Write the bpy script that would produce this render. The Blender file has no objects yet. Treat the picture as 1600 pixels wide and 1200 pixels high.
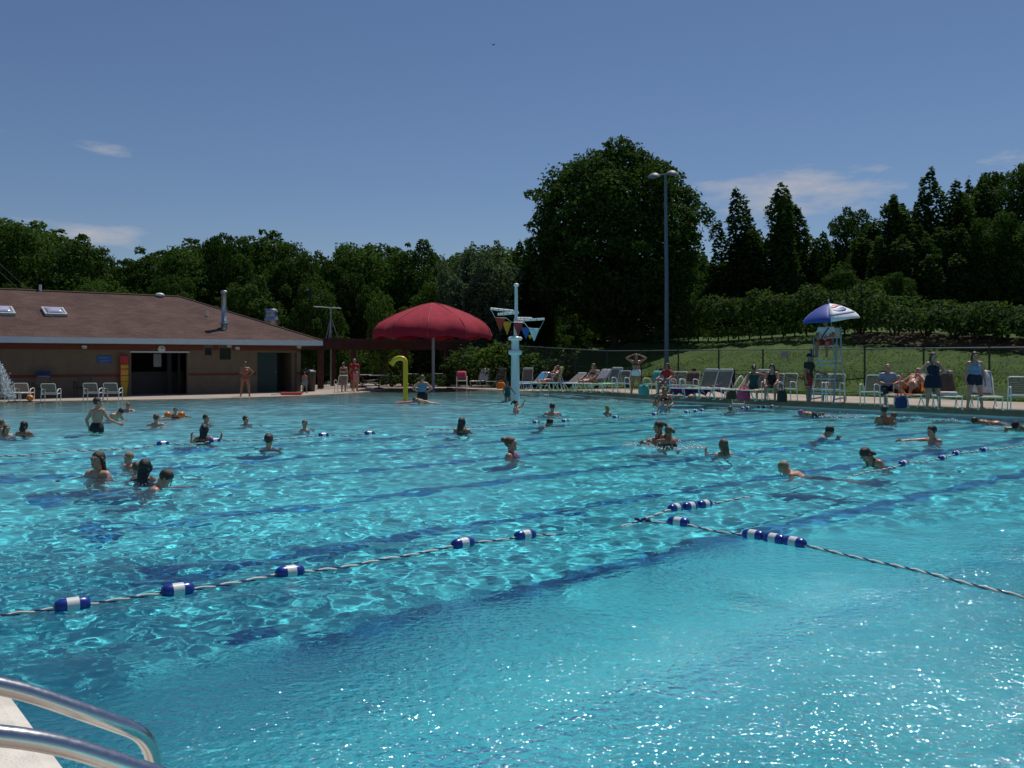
import bpy, math, random
import numpy as np
from mathutils import Vector, Matrix, Quaternion
from mathutils.geometry import delaunay_2d_cdt
sc = bpy.context.scene
C = sc.collection
R = math.radians
rnd = random.Random(7)
# ------------------------------------------------------------------ camera model of the place
FL, HY, CZ = 1440.0, 560.0, 1.70
UX, UY = 0.775, 0.632            # across the pool, away from the near edge
EX, EY = -0.632, 0.775           # along the pool, towards the bath house
def at(x, y, Y): return Vector(((x-800)/FL*Y, Y, CZ+(HY-y)/FL*Y))
def onz(x, y, z=0.0):
    Y = (CZ-z)*FL/(y-HY); return Vector(((x-800)/FL*Y, Y, z))
def st(s, t, z=0.0): return Vector((s*UX+t*EX, s*UY+t*EY, z))
def to_st(x, y): return (x*UX+y*UY, x*EX+y*EY)
def sstep(a, b, x):
    q = np.clip((x-a)/(b-a), 0, 1); return q*q*(3-2*q)
def on_s(x, s, z):               # the point of the vertical plane s=const seen in picture column x
    q = (x-800)/FL; Y = s/(UX*q+UY); return Vector((q*Y, Y, z))
def ray_t(x, t, z):
    q = (x-800)/FL; Y = t/(EX*q+EY); return Vector((q*Y, Y, z))

cam = bpy.data.cameras.new('camera'); cam_o = bpy.data.objects.new('camera', cam); C.objects.link(cam_o)
cam_o.location = (0, 0, CZ); cam_o.rotation_euler = (R(90), 0, 0)
cam.sensor_width = 36; cam.lens = 36*FL/1600; cam.shift_y = -0.025; cam.clip_end = 3000; cam.clip_start = 0.05
sc.camera = cam_o
sc.view_settings.view_transform = 'Standard'; sc.view_settings.look = 'None'; sc.view_settings.gamma = 1
EXPOSURE = -0.25
GLINT = .0130
sc.view_settings.exposure = EXPOSURE
sc.cycles.use_denoising = True
sc.cycles.caustics_refractive = True; sc.cycles.caustics_reflective = False
sc.cycles.sample_clamp_indirect = 8
sc.cycles.max_bounces = 8; sc.cycles.transmission_bounces = 6; sc.cycles.transparent_max_bounces = 8
sc.cycles.blur_glossy = 0.0

# ------------------------------------------------------------------ node helpers and materials
def new_mat(name):
    m = bpy.data.materials.new(name); m.use_nodes = True
    return m, m.node_tree, m.node_tree.nodes['Principled BSDF']
def sset(b, k, v):
    if k in b.inputs: b.inputs[k].default_value = v
MATS = {}
def mat(name, col, rough=0.6, metal=0.0, var=0.12, scale=6.0, spec=0.5, bump=0.0, bscale=40.0, coat=0.0):
    """plain paint / plastic / cloth: base colour varied by two octaves of noise, optional fine bump"""
    if name in MATS: return MATS[name]
    m, t, b = new_mat(name)
    sset(b, 'Roughness', rough); sset(b, 'Metallic', metal); sset(b, 'Specular IOR Level', spec); sset(b, 'Coat Weight', coat)
    tc = t.nodes.new('ShaderNodeTexCoord')
    n = t.nodes.new('ShaderNodeTexNoise'); n.inputs['Scale'].default_value = scale; n.inputs['Detail'].default_value = 5
    t.links.new(tc.outputs['Object'], n.inputs['Vector'])
    mr = t.nodes.new('ShaderNodeMapRange'); mr.inputs['From Min'].default_value = .3; mr.inputs['From Max'].default_value = .7
    mr.inputs['To Min'].default_value = 1-var; mr.inputs['To Max'].default_value = 1+var
    t.links.new(n.outputs['Fac'], mr.inputs['Value'])
    mx = t.nodes.new('ShaderNodeVectorMath'); mx.operation = 'SCALE'; mx.inputs[0].default_value = col[:3]
    t.links.new(mr.outputs[0], mx.inputs['Scale']); t.links.new(mx.outputs[0], b.inputs['Base Color'])
    if bump > 0:
        n2 = t.nodes.new('ShaderNodeTexNoise'); n2.inputs['Scale'].default_value = bscale; n2.inputs['Detail'].default_value = 4
        t.links.new(tc.outputs['Object'], n2.inputs['Vector'])
        bp = t.nodes.new('ShaderNodeBump'); bp.inputs['Strength'].default_value = bump; bp.inputs['Distance'].default_value = .02
        t.links.new(n2.outputs['Fac'], bp.inputs['Height']); t.links.new(bp.outputs[0], b.inputs['Normal'])
    MATS[name] = m; return m
def ramp_mat(name, stops, scale=1.0, detail=6, rough=0.85, rough_noise=0.6, bump=0.3, bscale=30.0, bdist=.02, spec=.3, stretch=None):
    m, t, b = new_mat(name)
    sset(b, 'Roughness', rough); sset(b, 'Specular IOR Level', spec)
    tc = t.nodes.new('ShaderNodeTexCoord'); src = tc.outputs['Object']
    if stretch:
        mp = t.nodes.new('ShaderNodeMapping'); mp.inputs['Scale'].default_value = stretch[0]; mp.inputs['Rotation'].default_value = (0, 0, stretch[1])
        t.links.new(src, mp.inputs[0]); src = mp.outputs[0]
    n = t.nodes.new('ShaderNodeTexNoise'); n.inputs['Scale'].default_value = scale; n.inputs['Detail'].default_value = detail; n.inputs['Roughness'].default_value = rough_noise
    t.links.new(src, n.inputs['Vector'])
    cr = t.nodes.new('ShaderNodeValToRGB'); e = cr.color_ramp.elements
    while len(e) < len(stops): e.new(.5)
    for i, (p, c) in enumerate(stops): e[i].position = p; e[i].color = (*c, 1)
    t.links.new(n.outputs['Fac'], cr.inputs[0]); t.links.new(cr.outputs[0], b.inputs['Base Color'])
    n2 = t.nodes.new('ShaderNodeTexNoise'); n2.inputs['Scale'].default_value = bscale; n2.inputs['Detail'].default_value = 5
    t.links.new(tc.outputs['Object'], n2.inputs['Vector'])
    bp = t.nodes.new('ShaderNodeBump'); bp.inputs['Strength'].default_value = bump; bp.inputs['Distance'].default_value = bdist
    t.links.new(n2.outputs['Fac'], bp.inputs['Height']); t.links.new(bp.outputs[0], b.inputs['Normal'])
    return m

# ------------------------------------------------------------------ scene graph helpers
def tag(o, label=None, cat=None, group=None, kind=None):
    if label: o['label'] = label
    if cat: o['category'] = cat
    if group: o['group'] = group
    if kind: o['kind'] = kind
    return o
def thing(name, label, cat, loc=(0, 0, 0), rz=0.0, group=None):
    o = bpy.data.objects.new(name, None); C.objects.link(o); o.location = loc; o.rotation_euler = (0, 0, rz)
    o.empty_display_size = .1
    return tag(o, label, cat, group)
def children(o): return [c for c in C.objects if c.parent == o]
def copy_tree(o, parent=None):
    c = o.copy(); C.objects.link(c)
    if parent is not None: c.parent = parent
    for k in [x for x in o.children]: copy_tree(k, c)
    return c
def link_mesh(name, me, mats, parent=None):
    o = bpy.data.objects.new(name, me); C.objects.link(o)
    for m in (mats if isinstance(mats, (list, tuple)) else [mats]): me.materials.append(m)
    if parent is not None: o.parent = parent
    return o
def np_mesh(name, v, f, smooth=True):
    """mesh from numpy arrays, all faces with the same corner count"""
    me = bpy.data.meshes.new(name); v = np.asarray(v, np.float32); f = np.asarray(f, np.int32); k = f.shape[1]
    me.vertices.add(len(v)); me.vertices.foreach_set('co', v.ravel())
    me.loops.add(f.size); me.loops.foreach_set('vertex_index', f.ravel())
    me.polygons.add(len(f)); me.polygons.foreach_set('loop_start', np.arange(0, f.size, k, dtype=np.int32))
    me.polygons.foreach_set('use_smooth', np.full(len(f), smooth, bool)); me.update(); me.validate()
    return me
class MB:
    """collects primitives and links them as ONE mesh object"""
    def __init__(s): s.v = []; s.f = []; s.m = []; s.sm = []
    def add(s, vs, fs, mi=0, smooth=False, M=None):
        o = len(s.v)
        s.v += [tuple(M @ Vector(p)) if M is not None else tuple(p) for p in vs]
        for f in fs: s.f.append(tuple(i+o for i in f)); s.m.append(mi); s.sm.append(smooth)
        return s
    def box(s, c, d, rot=None, mi=0, bev=0.0):
        x, y, z = d[0]/2, d[1]/2, d[2]/2; c = Vector(c)
        M = Matrix.Translation(c) @ (rot.to_4x4() if rot is not None else Matrix.Identity(4))
        if bev <= 0:
            vs = [(a*x, b*y, e*z) for a in (-1, 1) for b in (-1, 1) for e in (-1, 1)]
            fs = [(0, 1, 3, 2), (4, 6, 7, 5), (0, 4, 5, 1), (2, 3, 7, 6), (0, 2, 6, 4), (1, 5, 7, 3)]
            return s.add(vs, fs, mi, False, M)
        b = min(bev, x*.9, y*.9, z*.9); vs = []; idx = {}
        for a in (-1, 1):
            for e in (-1, 1):
                for g in (-1, 1):
                    for ax in range(3):
                        p = [a*(x-b), e*(y-b), g*(z-b)]; p[ax] = (a*x, e*y, g*z)[ax]
                        idx[(a, e, g, ax)] = len(vs); vs.append(tuple(p))
        fs = []
        for ax in range(3):
            o1, o2 = [i for i in range(3) if i != ax]
            for sg in (-1, 1):
                q = []
                for (u, w) in ((-1, -1), (1, -1), (1, 1), (-1, 1)):
                    k = [0, 0, 0]; k[ax] = sg; k[o1] = u; k[o2] = w; q.append(idx[(*k, ax)])
                fs.append(tuple(q))
        for ax in range(3):
            o1, o2 = [i for i in range(3) if i != ax]
            for u in (-1, 1):
                for w in (-1, 1):
                    k0 = [0, 0, 0]; k0[ax] = -1; k0[o1] = u; k0[o2] = w; k1 = list(k0); k1[ax] = 1
                    fs.append((idx[(*k0, o1)], idx[(*k1, o1)], idx[(*k1, o2)], idx[(*k0, o2)]))
        for a in (-1, 1):
            for e in (-1, 1):
                for g in (-1, 1): fs.append(tuple(idx[(a, e, g, ax)] for ax in range(3)))
        return s.add(vs, fs, mi, False, M)
    def cyl(s, p0, p1, r0, r1=None, n=10, mi=0, caps=True):
        return s.tube([p0, p1], [r0, r0 if r1 is None else r1], n, mi, caps)
    def tube(s, pts, r, n=8, mi=0, caps=True, closed=False):
        pts = [Vector(p) for p in pts]; L = len(pts)
        rs = r if isinstance(r, (list, tuple)) else [r]*L
        vs = []; fs = []; up = None
        for i, p in enumerate(pts):
            if closed: d = (pts[(i+1) % L]-pts[i-1])
            else: d = (pts[min(i+1, L-1)]-pts[max(i-1, 0)])
            d.normalize()
            if up is None:
                up = Vector((0, 0, 1)) if abs(d.z) < .9 else Vector((1, 0, 0))
            up = (up-d*up.dot(d)); up.normalize(); sd = d.cross(up)
            for k in range(n):
                a = 2*math.pi*k/n; vs.append(p+(up*math.cos(a)+sd*math.sin(a))*rs[i])
        for i in range(L if closed else L-1):
            j = (i+1) % L
            for k in range(n):
                k2 = (k+1) % n; fs.append((i*n+k, j*n+k, j*n+k2, i*n+k2))
        s.add(vs, fs, mi, True)
        if caps and not closed:
            s.add(vs[:n], [tuple(range(n))], mi, False); s.add(vs[-n:], [tuple(range(n-1, -1, -1))], mi, False)
        return s
    def ball(s, c, r, n=10, mi=0, rot=None):
        r = (r, r, r) if not isinstance(r, (list, tuple)) else r; vs = [(0, 0, r[2])]; h = max(4, n//2+1)
        for i in range(1, h):
            a = math.pi*i/h
            for k in range(n):
                b = 2*math.pi*k/n; vs.append((r[0]*math.sin(a)*math.cos(b), r[1]*math.sin(a)*math.sin(b), r[2]*math.cos(a)))
        vs.append((0, 0, -r[2])); fs = [(0, 1+k, 1+(k+1) % n) for k in range(n)]
        for i in range(h-2):
            for k in range(n):
                a = 1+i*n; fs.append((a+k, a+n+k, a+n+(k+1) % n, a+(k+1) % n))
        a = 1+(h-2)*n; fs += [(a+k, len(vs)-1, a+(k+1) % n) for k in range(n)]
        M = Matrix.Translation(Vector(c)) @ (rot.to_4x4() if rot is not None else Matrix.Identity(4))
        return s.add(vs, fs, mi, True, M)
    def lathe(s, prof, c=(0, 0, 0), n=20, mi=0, smooth=True, M=None):
        vs = []; fs = []; c = Vector(c)
        for (r, z) in prof:
            for k in range(n):
                a = 2*math.pi*k/n; vs.append(c+Vector((r*math.cos(a), r*math.sin(a), z)))
        for i in range(len(prof)-1):
            for k in range(n): fs.append((i*n+k, i*n+(k+1) % n, (i+1)*n+(k+1) % n, (i+1)*n+k))
        return s.add(vs, fs, mi, smooth, M)
    def prism(s, poly, vec, mi=0):
        n = len(poly); vs = [Vector(p) for p in poly]+[Vector(p)+Vector(vec) for p in poly]
        fs = [tuple(range(n-1, -1, -1)), tuple(range(n, 2*n))]+[(i, (i+1) % n, n+(i+1) % n, n+i) for i in range(n)]
        return s.add(vs, fs, mi, False)
    def sheet(s, rows, mi=0, thick=0.0, smooth=True):
        """grid of points rows[i][j]; with thickness it becomes a closed slab"""
        a, b = len(rows), len(rows[0]); P = [Vector(p) for r in rows for p in r]
        fs = [(i*b+j, (i+1)*b+j, (i+1)*b+j+1, i*b+j+1) for i in range(a-1) for j in range(b-1)]
        if thick <= 0: return s.add(P, fs, mi, smooth)
        N = [Vector((0, 0, 0)) for _ in P]
        for f in fs:
            nn = (P[f[1]]-P[f[0]]).cross(P[f[3]]-P[f[0]])
            for i in f: N[i] += nn
        Q = [p-n.normalized()*thick for p, n in zip(P, N)]; o = len(P)
        gs = fs+[tuple(i+o for i in reversed(f)) for f in fs]
        rim = [i for i in range(b)]+[i*b+b-1 for i in range(1, a)]+[(a-1)*b+j for j in range(b-2, -1, -1)]+[i*b for i in range(a-2, 0, -1)]
        gs += [(rim[i], rim[(i+1) % len(rim)], rim[(i+1) % len(rim)]+o, rim[i]+o) for i in range(len(rim))]
        return s.add(P+Q, gs, mi, smooth)
    def mesh(s, name):
        me = bpy.data.meshes.new(name); me.from_pydata(s.v, [], s.f); me.update()
        me.polygons.foreach_set('material_index', s.m); me.polygons.foreach_set('use_smooth', s.sm)
        return me
    def build(s, name, mats, parent=None):
        me = s.mesh(name)
        return link_mesh(name, me, mats, parent)
def rotz(a): return Matrix.Rotation(a, 3, 'Z')
def bez(p0, p1, p2, n=8):
    p0, p1, p2 = Vector(p0), Vector(p1), Vector(p2)
    return [p0*(1-q)**2+p1*2*q*(1-q)+p2*q*q for q in [i/n for i in range(n+1)]]
def fillet(pts, r, n=5):
    pts = [Vector(p) for p in pts]; out = [pts[0]]
    for i in range(1, len(pts)-1):
        a, b, c = pts[i-1], pts[i], pts[i+1]
        ra = min(r, (a-b).length*.48); rc = min(r, (c-b).length*.48)
        out += bez(b+(a-b).normalized()*ra, b, b+(c-b).normalized()*rc, n)
    return out+[pts[-1]]

# ------------------------------------------------------------------ sun and sky
SUN_AZ, SUN_EL = 28.0, 63.0
sd = Vector((math.sin(R(SUN_AZ))*math.cos(R(SUN_EL)), math.cos(R(SUN_AZ))*math.cos(R(SUN_EL)), math.sin(R(SUN_EL))))
L = bpy.data.lights.new('sun', 'SUN'); L.energy = 4.2; L.angle = R(.53); L.color = (1, .96, .9); L.cycles.is_caustics_light = True
sun_o = bpy.data.objects.new('sun', L); C.objects.link(sun_o); sun_o.rotation_euler = sd.to_track_quat('Z', 'Y').to_euler(); sun_o.location = (0, 0, 60)
w = bpy.data.worlds.new('World'); sc.world = w; w.use_nodes = True; nt = w.node_tree
bg = nt.nodes['Background']
sk = nt.nodes.new('ShaderNodeTexSky'); sk.sky_type = 'NISHITA'; sk.sun_disc = False
sk.sun_elevation = R(SUN_EL); sk.sun_rotation = R(SUN_AZ); sk.air_density = 1.0; sk.dust_density = 0.2; sk.ozone_density = 3.6; sk.altitude = 200
bg.inputs[1].default_value = .067
def N(t, typ, **kw):
    n = t.nodes.new(typ)
    for k, v in kw.items(): setattr(n, k, v)
    return n
def math_n(t, op, a, b=None, clamp=False):
    n = N(t, 'ShaderNodeMath', operation=op, use_clamp=clamp)
    for i, q in enumerate((a, b)):
        if q is None: continue
        if isinstance(q, (int, float)): n.inputs[i].default_value = q
        else: t.links.new(q, n.inputs[i])
    return n.outputs[0]
# thin clouds low over the trees, laid out by compass direction and elevation
tc = N(nt, 'ShaderNodeTexCoord'); sep = N(nt, 'ShaderNodeSeparateXYZ'); nt.links.new(tc.outputs['Generated'], sep.inputs[0])
azn = math_n(nt, 'ARCTAN2', sep.outputs[0], sep.outputs[1]); eln = math_n(nt, 'ARCSINE', sep.outputs[2])
cmb = N(nt, 'ShaderNodeCombineXYZ'); nt.links.new(math_n(nt, 'MULTIPLY', azn, 9.0), cmb.inputs[0]); nt.links.new(math_n(nt, 'MULTIPLY', eln, 34.0), cmb.inputs[1])
cn = N(nt, 'ShaderNodeTexNoise'); cn.inputs['Scale'].default_value = 1.5; cn.inputs['Detail'].default_value = 7; cn.inputs['Roughness'].default_value = .62
nt.links.new(cmb.outputs[0], cn.inputs['Vector'])
def bump_mask(az0, az1, el0, el1, amp):
    """one soft-edged bank of cloud"""
    def tri(v, c, hw):
        return math_n(nt, 'SUBTRACT', 1.0, math_n(nt, 'DIVIDE', math_n(nt, 'ABSOLUTE', math_n(nt, 'SUBTRACT', v, R(c))), R(hw)), True)
    p = math_n(nt, 'MULTIPLY', tri(azn, (az0+az1)/2, (az1-az0)/2), tri(eln, (el0+el1)/2, (el1-el0)/2), True)
    return math_n(nt, 'MULTIPLY', math_n(nt, 'POWER', p, .5), amp)
tot = None
for q in ((9.0, 24.5, 8.0, 11.6, 1.0), (4, 14, 4.5, 9.5, .55), (-29, -20.5, 5.9, 8.0, .85), (-26.2, -22.2, 11.0, 12.4, .75), (-30.5, -27.6, 11.6, 12.6, .45), (26, 44, 8, 14, .8), (-50, -33, 6, 12, .8)):
    mk = bump_mask(*q); tot = mk if tot is None else math_n(nt, 'MAXIMUM', tot, mk)
cl = math_n(nt, 'MULTIPLY', math_n(nt, 'SUBTRACT', math_n(nt, 'ADD', cn.outputs['Fac'], math_n(nt, 'MULTIPLY', tot, .62)), .77), 2.8, True)
cl = math_n(nt, 'MULTIPLY', cl, .92)
mxw = N(nt, 'ShaderNodeMixRGB'); nt.links.new(cl, mxw.inputs[0])
tint = N(nt, 'ShaderNodeVectorMath', operation='MULTIPLY'); nt.links.new(sk.outputs[0], tint.inputs[0]); tint.inputs[1].default_value = (.94, .99, 1.11); nt.links.new(tint.outputs[0], mxw.inputs[1]); mxw.inputs[2].default_value = (7.5, 7.7, 8.6, 1)
nt.links.new(mxw.outputs[0], bg.inputs[0])

# ------------------------------------------------------------------ terrain
POOL = [(0.8, -16), (27.8, -16), (27.8, 5), (27.8, 14), (27.8, 20), (27.8, 23.8), (28.1, 26), (28.8, 28.3), (29.5, 31.5), (30.2, 34.8), (30.7, 38), (30.6, 40.9),
        (29.8, 42.8), (28.6, 43.6), (27.3, 43.4), (26.1, 42.6), (25, 41.6), (23.9, 40.7), (22.8, 39.9), (21.4, 39.2), (20, 38.7), (18.4, 38.3), (16.7, 38.1), (15.2, 38.0),
        (13.8, 38.1), (11.6, 38.8), (9.4, 39.6), (7.2, 40.3), (4, 40.8), (0.8, 41)]
def dense(poly, step):
    out = []
    for i, a in enumerate(poly):
        b = poly[(i+1) % len(poly)]; n = max(1, int(math.hypot(b[0]-a[0], b[1]-a[1])/step))
        out += [(a[0]+(b[0]-a[0])*k/n, a[1]+(b[1]-a[1])*k/n) for k in range(n)]
    return out
POOLD = dense(POOL, .8)
def in_poly(x, y, poly):
    x = np.asarray(x); ins = np.zeros(x.shape, bool); n = len(poly)
    for i in range(n):
        x0, y0 = poly[i]; x1, y1 = poly[(i+1) % n]
        if y0 == y1: continue
        c = ((y0 > y) != (y1 > y)) & (x < (x1-x0)*(y-y0)/(y1-y0)+x0); ins ^= c
    return ins
def offset_poly(poly, d):
    out = []; n = len(poly)
    for i in range(n):
        a, b, c = Vector(poly[i-1]), Vector(poly[i]), Vector(poly[(i+1) % n])
        t = ((b-a).normalized()+(c-b).normalized()).normalized(); nrm = Vector((t.y, -t.x)); out.append((b.x+nrm.x*d, b.y+nrm.y*d))
    return out
def deck_z(s, t):
    s = np.asarray(s, float); t = np.asarray(t, float)
    lo = np.maximum(sstep(29, 38, t)*sstep(9, 18, s)*0+sstep(30, 37.5, t), 0)
    return .25-.23*lo
def ground_z(x, y):
    x = np.asarray(x, float); y = np.asarray(y, float); s, t = to_st(x, y)
    base = deck_z(s, t)
    d = np.maximum(s-33.9, 0); h = .235*np.minimum(d, 11.5)*sstep(0, 3, d)+.075*np.maximum(d-11.5, 0)
    wgt = .35+.65*sstep(56, 42, t)
    d2 = np.maximum(t-58, 0); h2 = np.minimum(.10*d2, 3.5)
    h = h*wgt+h2*sstep(-20, 20, s)
    h = np.minimum(h, 9.0)
    return base+h+.05*np.sin(x*.31+1)*np.sin(y*.27)*sstep(35, 42, np.maximum(s, t-14))
def gz(p): return float(ground_z(p[0], p[1]))
def dz(p):
    s, t = to_st(p[0], p[1]); return float(deck_z(s, t))
def floor_d(s, t):
    """depth of the pool floor under the water line"""
    t = np.asarray(t, float); s = np.asarray(s, float)
    edge = 39.5
    d = np.interp(t, [-16, 5.0, 6.6, 8.0, 18.8, 24, 31, 37.5, 44], [1.75, 1.7, 1.5, 1.4, 1.15, .92, .52, .10, .03])
    return d

# lawn: one sheet out to the horizon, finer near the pool
def graded(a, b, fine0, fine1, step, far):
    q = list(np.arange(fine0, fine1+.01, step)); k = step; x = fine0
    lo = []
    while x > a: k = min(k*1.22, far); x -= k; lo.append(x)
    k = step; x = fine1; hi = []
    while x < b: k = min(k*1.22, far); x += k; hi.append(x)
    return np.array(lo[::-1]+q+hi)
gx = graded(-900, 900, -45, 45, 1.0, 60); gy = graded(-200, 1500, -6, 90, 1.0, 60)
GX, GY = np.meshgrid(gx, gy, indexing='ij'); GS, GT = to_st(GX, GY)
GZ = ground_z(GX, GY)
DECK_OUT = [(-9, -16.5), (32.4, -16.5), (32.4, 33), (33.6, 36.5), (36.5, 40), (37.2, 55), (26, 57), (-9, 57)]
GZ = np.where(in_poly(GS, GT, DECK_OUT), GZ-.12, GZ)
GZ = np.where(in_poly(GS, GT, offset_poly(POOLD, .6)), -3.2, GZ)
n1, n2 = GX.shape; ii = np.arange(n1*n2).reshape(n1, n2)
F4 = np.stack([ii[:-1, :-1], ii[1:, :-1], ii[1:, 1:], ii[:-1, 1:]], -1).reshape(-1, 4)
m_lawn = ramp_mat('lawn grass', [(.28, (.015, .042, .003)), (.5, (.036, .082, .005)), (.72, (.078, .120, .012))], scale=.55, detail=9, rough=.9, rough_noise=.72, bump=.9, bscale=14, bdist=.06)
lawn = link_mesh('lawn', np_mesh('lawn', np.stack([GX, GY, GZ], -1).reshape(-1, 3), F4), m_lawn); tag(lawn, kind='structure')

# concrete deck round the pool
def cdt_sheet(name, outer, hole, zf, m, extra=()):
    pts = [Vector(p) for p in outer]+[Vector(p) for p in hole]+[Vector(p) for p in extra]
    no, nh = len(outer), len(hole)
    edges = [(i, (i+1) % no) for i in range(no)]+[(no+i, no+(i+1) % nh) for i in range(nh)]
    v, e, f, *_ = delaunay_2d_cdt(pts, edges, [], 0, 1e-4)
    keep = []
    for q in f:
        cx = sum(v[i].x for i in q)/len(q); cy = sum(v[i].y for i in q)/len(q)
        if not in_poly(np.array([cx]), np.array([cy]), hole)[0] and in_poly(np.array([cx]), np.array([cy]), outer)[0]: keep.append(tuple(q))
    V3 = [st(p.x, p.y, float(zf(p.x, p.y))) for p in v]
    me = bpy.data.meshes.new(name); me.from_pydata([tuple(p) for p in V3], [], keep); me.update()
    import bmesh
    bm = bmesh.new(); bm.from_mesh(me); bmesh.ops.recalc_face_normals(bm, faces=bm.faces)
    if sum(fc.normal.z for fc in bm.faces) < 0: bmesh.ops.reverse_faces(bm, faces=bm.faces)
    bm.to_mesh(me); bm.free()
    return link_mesh(name, me, m)
m_deck = ramp_mat('deck concrete', [(.3, (.30, .245, .20)), (.55, (.40, .335, .275)), (.75, (.47, .40, .335))], scale=1.1, detail=9, rough=.85, rough_noise=.7, bump=.25, bscale=60, bdist=.01)
COP = offset_poly(POOLD, .30)
gridp = [(a, b) for a in np.arange(-8, 32, 2.0) for b in np.arange(-15, 56, 2.0)]
gp = np.array(gridp); gridp = gp[(~in_poly(gp[:, 0], gp[:, 1], offset_poly(POOLD, .9))) & in_poly(gp[:, 0], gp[:, 1], offset_poly(DECK_OUT, -.5))]
deck = cdt_sheet('pool_deck', dense(DECK_OUT, 1.2), COP, deck_z, m_deck, [tuple(p) for p in gridp]); tag(deck, kind='structure')
# expansion joints cut across the deck strip
jb = MB(); m_joint = mat('deck joint', (.10, .085, .07), .9)
for k in range(20):
    t0 = -2+k*2.44
    if t0 < 30: rows = [[st(28.1, t0-.008, .2545), st(28.1, t0+.008, .2545)], [st(32.35, t0-.008, .2545), st(32.35, t0+.008, .2545)]]; jb.sheet(rows)
joint = jb.build('deck_joint_lines', m_joint); tag(joint, kind='structure')
# coping: rounded lip with a real face down to the water, and a white gutter line under it
m_cop = ramp_mat('coping concrete', [(.3, (.22, .165, .115)), (.6, (.31, .24, .175)), (.8, (.36, .29, .21))], scale=2.5, detail=8, rough=.8, bump=.25, bscale=50, bdist=.01)
m_white_cop = mat('white coping', (.70, .65, .56), .65, var=.16, scale=7, bump=.35, bscale=90)
m_gut = mat('white gutter tile', (.72, .74, .74), .35, var=.05)
cb = MB(); gb = MB(); prof_pts = []
NP = len(POOLD)
rings = [offset_poly(POOLD, d) for d in (.30, .02, -.035, -.05, -.035, 0.0)]
for i in range(NP):
    j = (i+1) % NP
    for k in range(5):
        za = lambda q: float(deck_z(*POOLD[q]))
        def hz(q):
            z = za(q); lip = min(.075, max(z-.004, .01)); return (z+.004, z+.004, z-.012*min(1, z/.1), z-lip*.5, z-lip, z-lip)
        a, b = rings[k], rings[k+1]; h_i, h_j = hz(i), hz(j)
        near = (POOLD[i][0] < 1.0)
        q = [st(*a[i], h_i[k]), st(*a[j], h_j[k]), st(*b[j], h_j[k+1]), st(*b[i], h_i[k+1])]
        cb.add(q, [(0, 3, 2, 1)], 1 if near else 0, 0 < k < 4)
cop = cb.build('pool_coping', [m_cop, m_white_cop]); tag(cop, kind='structure')
# gap between the white coping stones and the deck on the near side
jb = MB(); jb.sheet([[st(.60, -16, .2585), st(.625, -16, .2585)], [st(.60, 36, .03), st(.625, 36, .03)]] if False else [[st(.60, t0, float(deck_z(.6, t0))+.0085), st(.625, t0, float(deck_z(.6, t0))+.0085)] for t0 in np.arange(-10, 30, 1.0)])
o = jb.build('coping_joint_line', m_joint); tag(o, kind='structure')
wb = MB(); m_wall = mat('pool wall paint', (.50, .66, .68), .5, var=.08)
for i in range(NP):
    j = (i+1) % NP
    zi, zj = float(deck_z(*POOLD[i])), float(deck_z(*POOLD[j])); di, dj = -float(floor_d(*POOLD[i]))-.05, -float(floor_d(*POOLD[j]))-.05
    ti, tj = max(zi-.07, .0), max(zj-.07, .0)
    P0, P1 = POOLD[i], POOLD[j]
    # coloured band above the water, white gutter at the water line, painted wall below
    hi, hj = min(.035, ti*.3), min(.035, tj*.3)
    wb.add([st(*P0, ti), st(*P1, tj), st(*P1, hj), st(*P0, hi)], [(0, 3, 2, 1)], 0)
    wb.add([st(*P0, hi), st(*P1, hj), st(*P1, -.05), st(*P0, -.05)], [(0, 3, 2, 1)], 1)
    wb.add([st(*P0, -.05), st(*P1, -.05), st(*P1, dj), st(*P0, di)], [(0, 3, 2, 1)], 2)
pw = wb.build('pool_wall', [m_cop, m_gut, m_wall]); tag(pw, kind='structure')

# pool floor: painted plaster, pale beige on the walk-in slope, aqua where it is deep
fs_ = np.arange(-.2, 32.2, .5); ft_ = np.arange(-17, 45.6, .5)
FS, FT = np.meshgrid(fs_, ft_, indexing='ij'); FZ = -floor_d(FS, FT)
FX = FS*UX+FT*EX; FYY = FS*UY+FT*EY
n1, n2 = FS.shape; ii = np.arange(n1*n2).reshape(n1, n2)
inside = in_poly(FS, FT, offset_poly(POOLD, .55))
F4 = np.stack([ii[:-1, :-1], ii[1:, :-1], ii[1:, 1:], ii[:-1, 1:]], -1).reshape(-1, 4)
F4 = F4[inside.ravel()[F4].all(1)]
m_floor, t, b = new_mat('pool floor plaster'); sset(b, 'Roughness', .95); sset(b, 'Specular IOR Level', 0)
tc = N(t, 'ShaderNodeTexCoord'); sp = N(t, 'ShaderNodeSeparateXYZ'); t.links.new(tc.outputs['Object'], sp.inputs[0])
tt = math_n(t, 'ADD', math_n(t, 'MULTIPLY', sp.outputs[0], EX), math_n(t, 'MULTIPLY', sp.outputs[1], EY))
nz = N(t, 'ShaderNodeTexNoise'); nz.inputs['Scale'].default_value = .5; nz.inputs['Detail'].default_value = 6; t.links.new(tc.outputs['Object'], nz.inputs['Vector'])
tt = math_n(t, 'ADD', tt, math_n(t, 'MULTIPLY', math_n(t, 'SUBTRACT', nz.outputs['Fac'], .5), 5.0))
mr = N(t, 'ShaderNodeMapRange'); mr.inputs['From Min'].default_value = 0; mr.inputs['From Max'].default_value = 42; t.links.new(tt, mr.inputs['Value'])
cr = N(t, 'ShaderNodeValToRGB'); e = cr.color_ramp.elements
FLOOR_STOPS = [(0.0, (.13, .75, .84)), (.16, (.15, .78, .86)), (.45, (.22, .80, .87)), (.70, (.37, .77, .82)), (.88, (.36, .47, .46)), (1.0, (.44, .40, .34))]
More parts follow.
